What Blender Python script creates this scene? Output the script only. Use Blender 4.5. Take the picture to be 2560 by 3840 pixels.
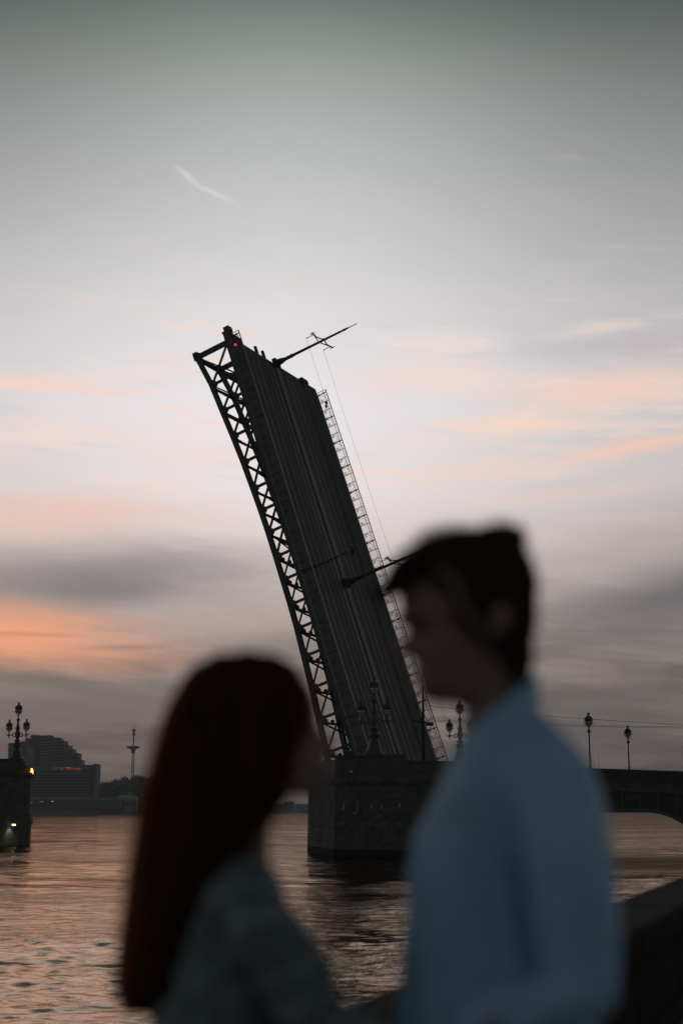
import bpy, bmesh, math, random
import numpy as np
from mathutils import Vector, Matrix, noise

# ------------------------------------------------------------------ camera, sky, sun, exposure
scene = bpy.context.scene
for o in list(bpy.data.objects):
    bpy.data.objects.remove(o)
COL = scene.collection
R = math.radians
EYE = 4.2                       # camera height above the river
GROUND = EYE - 1.38             # pavement level of the embankment
PITCH = 11.808

cam = bpy.data.cameras.new('camera')
camo = bpy.data.objects.new('camera', cam)
COL.objects.link(camo)
camo.location = (0, 0, EYE)
camo.rotation_euler = (R(90 + PITCH), 0, 0)
cam.sensor_fit = 'VERTICAL'
cam.sensor_height = 36
cam.sensor_width = 24
cam.lens = 50
cam.clip_start = 0.1
cam.clip_end = 20000
cam.dof.use_dof = True
cam.dof.focus_distance = 150
cam.dof.aperture_fstop = 1.35
scene.camera = camo

scene.render.engine = 'CYCLES'
scene.cycles.use_denoising = True
scene.cycles.max_bounces = 6
scene.cycles.diffuse_bounces = 2
scene.cycles.glossy_bounces = 4
scene.cycles.transmission_bounces = 4
scene.cycles.volume_bounces = 0
scene.cycles.sample_clamp_indirect = 4
scene.view_settings.view_transform = 'Standard'
scene.view_settings.look = 'None'
scene.view_settings.exposure = 0.0
scene.view_settings.gamma = 1.0
scene.view_settings.use_curve_mapping = False


def lin(r, g, b):
    def f(c):
        c /= 255.0
        return c / 12.92 if c <= 0.04045 else ((c + 0.055) / 1.055) ** 2.4
    return (f(r), f(g), f(b), 1.0)


class NG:
    """small helper for building node graphs"""
    def __init__(self, tree):
        self.t = tree
        self.n = tree.nodes
        self.l = tree.links

    def node(self, kind, **kw):
        nd = self.n.new(kind)
        for k, v in kw.items():
            setattr(nd, k, v)
        return nd

    def put(self, sock, v):
        if isinstance(v, bpy.types.NodeSocket):
            self.l.new(v, sock)
        elif v is not None:
            sock.default_value = v

    def m(self, op, a, b=None, c=None, clamp=False):
        nd = self.node('ShaderNodeMath', operation=op, use_clamp=clamp)
        for i, v in enumerate((a, b, c)):
            if v is not None:
                self.put(nd.inputs[i], v)
        return nd.outputs[0]

    def add(self, a, b): return self.m('ADD', a, b)
    def sub(self, a, b): return self.m('SUBTRACT', a, b)
    def mul(self, a, b): return self.m('MULTIPLY', a, b)

    def mix(self, fac, a, b, blend='MIX'):
        nd = self.node('ShaderNodeMix', data_type='RGBA', blend_type=blend)
        self.put(nd.inputs[0], fac)
        self.put(nd.inputs[6], a)
        self.put(nd.inputs[7], b)
        return nd.outputs[2]

    def ramp(self, fac, stops, interp='LINEAR'):
        nd = self.node('ShaderNodeValToRGB')
        cr = nd.color_ramp
        cr.interpolation = interp
        while len(cr.elements) < len(stops):
            cr.elements.new(0.5)
        for e, (p, c) in zip(cr.elements, stops):
            e.position = p
            e.color = c
        self.put(nd.inputs[0], fac)
        return nd.outputs[0]

    def noise(self, vec, scale, detail=3.0, rough=0.5, dist=0.0):
        nd = self.node('ShaderNodeTexNoise')
        if vec is not None:
            self.l.new(vec, nd.inputs['Vector'])
        nd.inputs['Scale'].default_value = scale
        nd.inputs['Detail'].default_value = detail
        nd.inputs['Roughness'].default_value = rough
        nd.inputs['Distortion'].default_value = dist
        return nd.outputs['Fac']

    def smooth(self, x, lo, hi):
        nd = self.node('ShaderNodeMapRange', interpolation_type='SMOOTHSTEP')
        self.put(nd.inputs[0], x)
        nd.inputs[1].default_value = lo
        nd.inputs[2].default_value = hi
        nd.inputs[3].default_value = 0
        nd.inputs[4].default_value = 1
        return nd.outputs[0]


SUN_AZ, SUN_EL = -24.0, 1.5       # degrees, azimuth from +Y towards +X

world = bpy.data.worlds.new('World')
scene.world = world
world.use_nodes = True
world.cycles.sampling_method = 'MANUAL'
world.cycles.sample_map_resolution = 512
g = NG(world.node_tree)
g.n.clear()
tc = g.node('ShaderNodeTexCoord')
nrm = g.node('ShaderNodeVectorMath', operation='NORMALIZE')
g.l.new(tc.outputs['Generated'], nrm.inputs[0])
sx = g.node('ShaderNodeSeparateXYZ')
g.l.new(nrm.outputs[0], sx.inputs[0])
X, Y, Z = sx.outputs
DEG = 180 / math.pi
AZ = g.mul(g.m('ARCTAN2', X, Y), DEG)
ELr = g.mul(g.m('ARCSINE', Z), DEG)
EL = g.m('ABSOLUTE', ELr)
# stretched direction for cloud noise
cmb = g.node('ShaderNodeCombineXYZ')
g.put(cmb.inputs[0], g.mul(X, 5.0)); g.put(cmb.inputs[1], g.mul(Y, 5.0)); g.put(cmb.inputs[2], g.mul(Z, 21.0))
V1 = cmb.outputs[0]
cmb2 = g.node('ShaderNodeCombineXYZ')
g.put(cmb2.inputs[0], g.mul(X, 9.0)); g.put(cmb2.inputs[1], g.mul(Y, 9.0)); g.put(cmb2.inputs[2], g.add(g.mul(Z, 70.0), g.mul(X, 6.0)))
V2 = cmb2.outputs[0]
N1 = g.sub(g.noise(V1, 1.0, 4, 0.55, 0.3), 0.5)
N2 = g.sub(g.noise(V2, 1.0, 5, 0.55, 0.2), 0.5)
N3 = g.sub(g.noise(V2, 2.6, 4, 0.6, 0.2), 0.5)
ELw = g.add(EL, g.mul(N1, 0.7))
# the clear dusk sky, brightest about fifteen degrees up
base = g.ramp(g.m('DIVIDE', ELw, 90.0), [
    (0.000, lin(88, 79, 76)), (0.022, lin(102, 93, 90)), (0.050, lin(122, 113, 110)),
    (0.075, lin(150, 140, 136)), (0.098, lin(194, 183, 179)), (0.118, lin(226, 214, 212)), (0.140, lin(240, 231, 231)),
    (0.175, lin(243, 237, 239)), (0.222, lin(228, 225, 226)), (0.280, lin(194, 196, 195)), (0.300, lin(179, 182, 180)),
    (0.318, lin(162, 167, 163)), (0.335, lin(138, 146, 141)), (0.353, lin(110, 120, 115)), (0.42, lin(98, 107, 104)), (1.0, lin(102, 115, 118))])
# brightness towards the place where the sun went down; the opposite sky is darker and bluer
cosaz = g.m('COSINE', g.mul(g.add(AZ, 4.0), 1 / DEG))
broad = g.m('POWER', g.m('MULTIPLY_ADD', cosaz, 0.5, 0.5, True), 2.0)
narrow = g.m('EXPONENT', g.mul(g.m('POWER', g.m('DIVIDE', g.add(AZ, 3.5), 13.5), 2.0), -1.0))
glow = g.add(g.add(g.mul(broad, 0.42), g.mul(narrow, 0.34)), 0.24)
side = g.sub(1.0, g.m('EXPONENT', g.mul(g.m('POWER', g.m('DIVIDE', g.add(AZ, 1.0), 11.0), 2.0), -1.0)))  # lens corner falloff, put into the sky colour as darker high sides
high = g.mul(g.smooth(EL, 15.0, 32.0), g.sub(1.0, g.smooth(EL, 38.0, 62.0)))
glow = g.mul(glow, g.sub(1.0, g.mul(g.mul(side, high), 0.34)))
cg = g.node('ShaderNodeCombineColor')
for i in range(3):
    g.put(cg.inputs[i], glow)
bluef = g.mix(broad, (0.90, 1.0, 1.10, 1), (1, 1, 1, 1))
base = g.mix(1.0, base, cg.outputs[0], 'MULTIPLY')
base = g.mix(1.0, base, bluef, 'MULTIPLY')
low = g.sub(1.0, g.smooth(EL, 16.0, 24.0))
sky = g.mix(g.mul(low, g.m('MULTIPLY_ADD', N2, 0.7, 0.04, True)), base, lin(243, 222, 214))
sky = g.mix(g.mul(low, g.m('MULTIPLY_ADD', N1, -0.5, -0.02, True)), sky, lin(214, 212, 218))

# thin broken sheets of high cloud catching the last light
sheet = g.mul(g.mul(low, g.smooth(EL, 9.5, 12.5)), g.smooth(g.add(N2, g.mul(N3, 0.5)), 0.02, 0.34))
sky = g.mix(g.mul(sheet, 0.8), sky, lin(252, 221, 207))
veil = g.mul(g.mul(low, g.smooth(EL, 9.5, 12.5)), g.smooth(g.sub(g.mul(N3, 0.6), N2), 0.04, 0.34))
sky = g.mix(g.mul(veil, 0.35), sky, lin(206, 202, 207))


def cloud(az0, el0, hw, hh, rot, col, strength, soft=1.0, warp=1.0, fine=0.0):
    """a bank of cloud at its place in the sky, edges broken by noise"""
    global sky
    u = g.sub(AZ, az0)
    v = g.add(g.sub(EL, el0), g.mul(N1, warp * 1.6))
    v = g.add(v, g.mul(N2, warp * 0.8))
    c, s = math.cos(R(rot)), math.sin(R(rot))
    ur = g.m('DIVIDE', g.add(g.mul(u, c), g.mul(v, s)), hw)
    vr = g.m('DIVIDE', g.sub(g.mul(v, c), g.mul(u, s)), hh)
    d = g.m('SQRT', g.add(g.mul(ur, ur), g.mul(vr, vr)))
    if fine:
        d = g.add(d, g.mul(N3, fine))
    msk = g.sub(1.0, g.smooth(d, 1.0 - soft, 1.0))
    sky = g.mix(g.mul(msk, strength), sky, col)


def dx(x): return (x - 784) * 0.0175
def dy(y): return (1858 - y) * 0.0176


C_PINK = lin(232, 206, 198)
# right side
cloud(dx(1600), dy(1150), 10.0, 6.0, 0, lin(214, 205, 203), 0.35, 1.0, 0.3, 0.1)
cloud(dx(1500), dy(822), 6.5, 0.8, 1, lin(196, 188, 190), 0.75, 1.0, 0.8, 0.9)
cloud(dx(1395), dy(785), 3.0, 0.5, 4, lin(248, 224, 212), 0.45, 1.0, 0.5, 1.0)
cloud(dx(1020), dy(800), 4.0, 0.9, 0, lin(250, 231, 222), 0.6, 1.0, 0.6, 0.9)
cloud(dx(1430), dy(915), 6.2, 1.1, 1, lin(250, 214, 198), 0.85, 1.0, 0.8, 1.0)
cloud(dx(1020), dy(875), 5.5, 1.2, -2, lin(250, 226, 215), 0.6, 1.0, 0.7, 0.9)
cloud(dx(1190), dy(988), 5.6, 0.85, 5, lin(252, 220, 202), 0.85, 1.0, 0.7, 1.0)
cloud(dx(1500), dy(1050), 5.6, 0.6, 6, lin(250, 206, 186), 0.85, 1.0, 0.6, 1.0)
cloud(dx(1130), dy(1095), 6.0, 0.8, 2, lin(248, 218, 204), 0.6, 1.0, 0.7, 1.0)
cloud(dx(1300), dy(1160), 5.0, 0.5, 3, lin(240, 208, 194), 0.5, 1.0, 0.6, 1.0)
cloud(dx(1620), dy(1270), 9.0, 2.6, 6, lin(172, 162, 160), 0.6, 1.0, 0.5, 0.15)
cloud(dx(1590), dy(1385), 8.5, 2.1, 11, lin(108, 104, 106), 0.9, 1.0, 0.5, 0.15)
cloud(dx(1500), dy(1640), 13.0, 3.2, 0, lin(110, 102, 99), 0.6, 1.0, 0.4, 0.05)
# left side
cloud(dx(60), dy(917), 6.0, 0.62, 0, lin(252, 218, 203), 0.85, 1.0, 0.5, 1.0)
cloud(dx(330), dy(880), 4.0, 0.6, 2, lin(248, 228, 219), 0.5, 1.0, 0.5, 1.0)
cloud(dx(80), dy(1032), 7.5, 1.0, 0, lin(250, 224, 212), 0.65, 1.0, 0.6, 1.0)
cloud(dx(480), dy(1075), 4.5, 0.8, 3, lin(248, 226, 217), 0.5, 1.0, 0.6, 1.0)
cloud(dx(120), dy(1205), 9.5, 1.6, 2, lin(242, 203, 187), 0.8, 1.0, 0.8, 0.7)
cloud(dx(20), dy(1478), 9.8, 1.9, -3, lin(253, 172, 132), 0.95, 0.95, 0.8, 0.45)
cloud(dx(480), dy(1450), 8.5, 1.4, 6, lin(196, 172, 163), 0.6, 1.0, 0.6, 0.3)
cloud(dx(220), dy(1335), 12.0, 1.9, 4, lin(134, 129, 132), 0.85, 1.0, 0.5, 0.25)
cloud(dx(230), dy(1375), 4.5, 0.9, 3, lin(126, 121, 124), 0.6, 0.9, 0.6, 0.3)
cloud(dx(300), dy(1500), 3.0, 0.22, 2, lin(150, 120, 112), 0.5, 1.0, 0.3, 0.9)
cloud(dx(60), dy(1478), 3.6, 0.2, 1, lin(190, 130, 108), 0.5, 1.0, 0.3, 0.9)
cloud(dx(150), dy(1625), 12.0, 1.3, 2, lin(122, 115, 114), 0.8, 0.9, 0.6, 0.25)
cloud(dx(300), dy(1740), 14.0, 1.3, 0, lin(106, 97, 95), 0.5, 1.0, 0.3, 0.1)
# high wisps
cloud(dx(405), dy(440), 1.0, 0.22, -34, lin(234, 224, 221), 0.5, 1.0, 0.06, 0.6)
cloud(dx(470), dy(474), 1.5, 0.2, -20, lin(236, 226, 223), 0.5, 1.0, 0.06, 0.6)
cloud(dx(1345), dy(412), 1.3, 0.2, -8, lin(190, 186, 184), 0.22, 1.0, 0.15, 0.8)

nis = g.node('ShaderNodeTexSky', sky_type='NISHITA')
nis.sun_disc = False
nis.sun_elevation = R(SUN_EL)
nis.sun_rotation = R(SUN_AZ)
nis.altitude = 0
nis.air_density = 1.0
nis.dust_density = 2.5
bg = g.node('ShaderNodeBackground')
g.put(bg.inputs[0], sky)
bg.inputs[1].default_value = 1.05
bg2 = g.node('ShaderNodeBackground')
g.put(bg2.inputs[0], nis.outputs[0])
bg2.inputs[1].default_value = 0.05
mixs = g.node('ShaderNodeAddShader')
mx = g.node('ShaderNodeMixShader')
mx.inputs[0].default_value = 0.06
g.l.new(bg.outputs[0], mx.inputs[1])
g.l.new(bg2.outputs[0], mx.inputs[2])
g.n.remove(mixs)
wo = g.node('ShaderNodeOutputWorld')
g.l.new(mx.outputs[0], wo.inputs[0])

sun = bpy.data.lights.new('sun', 'SUN')
sun.energy = 0.10
sun.angle = R(40)
sun.color = (1.0, 0.72, 0.52)
suno = bpy.data.objects.new('sun', sun)
COL.objects.link(suno)
sd = Vector((math.sin(R(SUN_AZ)) * math.cos(R(SUN_EL)), math.cos(R(SUN_AZ)) * math.cos(R(SUN_EL)), math.sin(R(SUN_EL))))
suno.rotation_euler = (-sd).to_track_quat('-Z', 'Y').to_euler()
suno.location = sd * 300

# ------------------------------------------------------------------ survey of the place (photo pixel + distance -> point)
FPX = 50 / 36 * 3840
cP, sP = math.cos(R(PITCH)), math.sin(R(PITCH))


def at(px, py, d):
    u, v = px - 1280, 1920 - py
    rx, ry, rz = u, FPX * cP - v * sP, FPX * sP + v * cP
    return Vector((rx / ry * d, d, EYE + rz / ry * d))


# ------------------------------------------------------------------ materials
MATS = {}


def mat(name, col, rough=0.7, metal=0.0, var=0.25, scale=3.0, bump=0.0, bscale=20.0, col2=None, spec=0.5, stretch=None, emit=None, estr=0.0):
    if name in MATS:
        return MATS[name]
    m = bpy.data.materials.new(name)
    m.use_nodes = True
    q = NG(m.node_tree)
    b = q.n['Principled BSDF']
    t = q.node('ShaderNodeTexCoord')
    vec = t.outputs['Object']
    if stretch:
        mp = q.node('ShaderNodeMapping')
        mp.inputs['Scale'].default_value = stretch
        q.l.new(vec, mp.inputs[0])
        vec = mp.outputs[0]
    nz = q.noise(vec, scale, 5, 0.6)
    c1 = tuple(c * (1 - var) for c in col) + (1,)
    c2 = tuple(min(1, c * (1 + var)) for c in (col2 or col)) + (1,)
    cc = q.ramp(nz, [(0.3, c1), (0.7, c2)])
    q.put(b.inputs['Base Color'], cc)
    b.inputs['Roughness'].default_value = rough
    b.inputs['Metallic'].default_value = metal
    b.inputs['Specular IOR Level'].default_value = spec
    if bump:
        bp = q.node('ShaderNodeBump')
        bp.inputs['Strength'].default_value = bump
        bp.inputs['Distance'].default_value = 0.02
        q.put(bp.inputs['Height'], q.noise(vec, bscale, 4, 0.6))
        q.l.new(bp.outputs[0], b.inputs['Normal'])
    if emit:
        b.inputs['Emission Color'].default_value = tuple(emit) + (1,)
        b.inputs['Emission Strength'].default_value = estr
    MATS[name] = m
    return m


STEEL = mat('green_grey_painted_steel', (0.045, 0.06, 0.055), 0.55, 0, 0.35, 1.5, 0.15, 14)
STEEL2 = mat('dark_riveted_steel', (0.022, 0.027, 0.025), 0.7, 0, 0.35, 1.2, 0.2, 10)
FASCIA = mat('painted_steel_fascia', (0.055, 0.068, 0.064), 0.5, 0, 0.3, 0.8, 0.1, 10, stretch=(1, 0.2, 1))
ASPH = mat('worn_asphalt', (0.052, 0.055, 0.054), 0.85, 0, 0.5, 0.9, 0.4, 30, stretch=(1, 0.06, 1))
FOOT = mat('footway_plating', (0.04, 0.043, 0.042), 0.8, 0, 0.3, 0.8, 0.3, 20, stretch=(1, 0.1, 1))
KERB = mat('pale_median_kerb', (0.19, 0.175, 0.14), 0.8, 0, 0.3, 1.0, 0.3, 20, stretch=(1, 0.2, 1))
RAIL = mat('polished_tram_rail', (0.28, 0.295, 0.295), 0.5, 0.2, 0.2, 2)
IRON = mat('cast_iron_dark_green', (0.03, 0.045, 0.04), 0.5, 0, 0.3, 4, 0.2, 30)
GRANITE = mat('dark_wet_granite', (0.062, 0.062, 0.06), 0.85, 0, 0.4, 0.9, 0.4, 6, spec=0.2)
GRANITE_B = mat('red_grey_granite', (0.09, 0.076, 0.07), 0.85, 0, 0.4, 1.1, 0.4, 6, spec=0.2)
GRANITE_C = mat('green_stained_granite', (0.06, 0.074, 0.07), 0.85, 0, 0.5, 0.8, 0.4, 6, stretch=(1, 1, 0.25), spec=0.2)
TIDE = mat('black_tide_line_stone', (0.018, 0.019, 0.018), 0.9, 0, 0.4, 1.5, 0.4, 8, spec=0.1)
MORTAR = mat('recessed_mortar', (0.05, 0.048, 0.045), 0.9)
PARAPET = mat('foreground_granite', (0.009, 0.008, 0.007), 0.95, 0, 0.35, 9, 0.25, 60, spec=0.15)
PAVE = mat('pavement_granite', (0.16, 0.15, 0.14), 0.8, 0, 0.3, 2, 0.2, 40)
WIRE = mat('black_cable', (0.02, 0.02, 0.02), 0.5)
GLOBE = mat('frosted_lamp_globe', (0.42, 0.55, 0.55), 0.3, 0, 0.1, 3)
BLACK = mat('matt_black_housing', (0.015, 0.015, 0.016), 0.5)
CONC = mat('weathered_facade_concrete', (0.15, 0.16, 0.16), 0.8, 0, 0.2, 0.08)
CONC2 = mat('grey_green_facade', (0.11, 0.13, 0.13), 0.8, 0, 0.25, 0.06)
CONC3 = mat('dark_facade', (0.055, 0.066, 0.068), 0.8, 0, 0.2, 0.08)
GLASS = mat('dark_window_glass', (0.03, 0.036, 0.04), 0.15, 0, 0.3, 0.3)
ROOFG = mat('copper_green_roof', (0.16, 0.24, 0.22), 0.6, 0, 0.25, 0.4)
STUCCO = mat('ochre_stucco', (0.22, 0.19, 0.14), 0.85, 0, 0.2, 0.3)
LATT = mat('red_white_tower_steel', (0.16, 0.13, 0.13), 0.6, 0, 0.2, 0.3)
LEAF = mat('dusk_foliage', (0.045, 0.07, 0.04), 0.8, 0, 0.5, 0.25)
BARK = mat('bark', (0.06, 0.045, 0.035), 0.9)
SOIL = mat('far_bank_earth', (0.08, 0.085, 0.07), 0.9, 0, 0.3, 0.05)
REDLAMP = mat('red_signal_lens', (0.5, 0.02, 0.03), 0.3, emit=(1.0, 0.006, 0.03), estr=3.2)
WARMLAMP = mat('warm_lantern_flame', (0.8, 0.5, 0.2), 0.3, emit=(1.0, 0.30, 0.06), estr=4)
HOTLAMP = mat('pale_floodlight_lens', (0.9, 0.85, 0.6), 0.3, emit=(1.0, 0.80, 0.42), estr=3.5)
SIGNRED = mat('red_sign_light', (0.5, 0.05, 0.03), 0.5, emit=(1.0, 0.10, 0.05), estr=0.28)
SIGNBLUE = mat('blue_sign_light', (0.05, 0.2, 0.4), 0.5, emit=(0.03, 0.35, 0.8), estr=0.16)
SIGNWHITE = mat('white_sign_dots', (0.7, 0.7, 0.7), 0.5, emit=(1, 0.95, 0.9), estr=0.35)
LITWIN = mat('lit_window_lamp', (0.8, 0.6, 0.3), 0.4, emit=(1.0, 0.55, 0.2), estr=1.2)
BUOY = mat('red_buoy_paint', (0.22, 0.03, 0.03), 0.5)


# ------------------------------------------------------------------ mesh builder
class MB:
    def __init__(self):
        self.v, self.f = [], []

    def add(self, vs, fs):
        o = len(self.v)
        self.v += [tuple(v) for v in vs]
        self.f += [tuple(i + o for i in f) for f in fs]
        return self

    def box(self, x0, x1, y0, y1, z0, z1):
        vs = [(x, y, z) for z in (z0, z1) for y in (y0, y1) for x in (x0, x1)]
        return self.add(vs, [(0, 2, 3, 1), (4, 5, 7, 6), (0, 1, 5, 4), (2, 6, 7, 3), (0, 4, 6, 2), (1, 3, 7, 5)])

    def bar(self, p, q, w, h, up=(0, 0, 1)):
        """rectangular bar from p to q, w across, h along 'up'"""
        p, q, up = Vector(p), Vector(q), Vector(up)
        d = (q - p).normalized()
        s = d.cross(up)
        if s.length < 1e-4:
            s = d.cross(Vector((1, 0, 0)))
        s.normalize()
        t = s.cross(d).normalized()
        vs = [e + s * (w / 2 * i) + t * (h / 2 * j) for e in (p, q) for j in (-1, 1) for i in (-1, 1)]
        return self.add(vs, [(0, 2, 3, 1), (4, 5, 7, 6), (0, 1, 5, 4), (2, 6, 7, 3), (0, 4, 6, 2), (1, 3, 7, 5)])

    def cyl(self, p, q, r0, r1=None, n=8):
        r1 = r0 if r1 is None else r1
        p, q = Vector(p), Vector(q)
        d = (q - p).normalized()
        a = d.orthogonal().normalized()
        b = d.cross(a)
        vs = []
        for e, r in ((p, r0), (q, r1)):
            for i in range(n):
                t = 2 * math.pi * i / n
                vs.append(e + (a * math.cos(t) + b * math.sin(t)) * r)
        fs = [(i, (i + 1) % n, n + (i + 1) % n, n + i) for i in range(n)]
        fs += [tuple(range(n - 1, -1, -1)), tuple(range(n, 2 * n))]
        return self.add(vs, fs)

    def lathe(self, prof, c=(0, 0, 0), n=12, flip=False):
        c = Vector(c)
        vs = []
        for r, z in prof:
            for i in range(n):
                t = 2 * math.pi * i / n
                vs.append(c + Vector((r * math.cos(t), r * math.sin(t), z)))
        fs = []
        for k in range(len(prof) - 1):
            for i in range(n):
                j = (i + 1) % n
                fs.append((k * n + i, k * n + j, (k + 1) * n + j, (k + 1) * n + i))
        fs.append(tuple(range(n - 1, -1, -1)))
        fs.append(tuple(range((len(prof) - 1) * n, len(prof) * n)))
        return self.add(vs, fs)

    def tube(self, pts, r, n=5):
        pts = [Vector(p) for p in pts]
        vs = []
        for k, p in enumerate(pts):
            d = (pts[min(k + 1, len(pts) - 1)] - pts[max(k - 1, 0)]).normalized()
            a = d.cross(Vector((0.13, 1, 0.07))).normalized()
            b = d.cross(a)
            rr = r[k] if isinstance(r, (list, tuple)) else r
            for i in range(n):
                t = 2 * math.pi * i / n
                vs.append(p + (a * math.cos(t) + b * math.sin(t)) * rr)
        fs = []
        for k in range(len(pts) - 1):
            for i in range(n):
                j = (i + 1) % n
                fs.append((k * n + i, k * n + j, (k + 1) * n + j, (k + 1) * n + i))
        fs.append(tuple(range(n - 1, -1, -1)))
        fs.append(tuple(range((len(pts) - 1) * n, len(pts) * n)))
        return self.add(vs, fs)

    def ball(self, c, r, n=10, m=7, sq=(1, 1, 1)):
        c = Vector(c)
        prof = [(math.sin(math.pi * k / m) * r, -math.cos(math.pi * k / m) * r) for k in range(m + 1)]
        prof[0] = (r * 0.02, -r)
        prof[-1] = (r * 0.02, r)
        o = len(self.v)
        self.lathe(prof, (0, 0, 0), n)
        for i in range(o, len(self.v)):
            x, y, z = self.v[i]
            self.v[i] = (c.x + x * sq[0], c.y + y * sq[1], c.z + z * sq[2])
        return self

    def prism(self, poly, z0, z1):
        n = len(poly)
        vs = [(x, y, z0) for x, y in poly] + [(x, y, z1) for x, y in poly]
        fs = [(i, (i + 1) % n, n + (i + 1) % n, n + i) for i in range(n)]
        fs += [tuple(range(n - 1, -1, -1)), tuple(range(n, 2 * n))]
        return self.add(vs, fs)

    def mesh(self, name, m, smooth=False):
        me = bpy.data.meshes.new(name)
        me.from_pydata(self.v, [], self.f)
        if m is not None:
            me.materials.append(m)
        if smooth:
            me.polygons.foreach_set('use_smooth', [True] * len(me.polygons))
        me.update()
        return me

    def build(self, name, m, parent=None, smooth=False):
        return link(name, self.mesh(name, m, smooth), parent)


def link(name, data, parent=None):
    o = bpy.data.objects.new(name, data)
    COL.objects.link(o)
    if parent is not None:
        o.parent = parent
    return o


def tag(o, label=None, cat=None, group=None, kind=None):
    if label: o['label'] = label
    if cat: o['category'] = cat
    if group: o['group'] = group
    if kind: o['kind'] = kind
    return o


def thing(name, label, cat, loc=(0, 0, 0), group=None, mtx=None):
    o = link(name, None)
    if mtx is not None:
        o.matrix_world = mtx
    else:
        o.location = loc
    return tag(o, label, cat, group)


def copy_tree(o, parent=None):
    c = o.copy()
    COL.objects.link(c)
    c.parent = parent
    for ch in list(o.children):
        if ch.name != c.name:
            copy_tree(ch, c)
    return c


def frame(ax, ay, az, org):
    m = Matrix.Identity(4)
    for i, v in enumerate((ax, ay, az)):
        for k in range(3):
            m[k][i] = v[k]
    for k in range(3):
        m[k][3] = org[k]
    return m


UNIT = {}


def unit_box(m):
    """one cube mesh for each material, shared by every block cut from it"""
    if m.name not in UNIT:
        b = MB().box(-0.5, 0.5, -0.5, 0.5, -0.5, 0.5)
        UNIT[m.name] = b.mesh('block_' + m.name, m)
    return UNIT[m.name]


def bevel_mesh(me, w, seg=2):
    bm = bmesh.new()
    bm.from_mesh(me)
    bmesh.ops.bevel(bm, geom=list(bm.edges), offset=w, segments=seg, affect='EDGES', profile=0.5)
    bm.to_mesh(me)
    bm.free()
    return me


rnd = random.Random(7)

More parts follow.
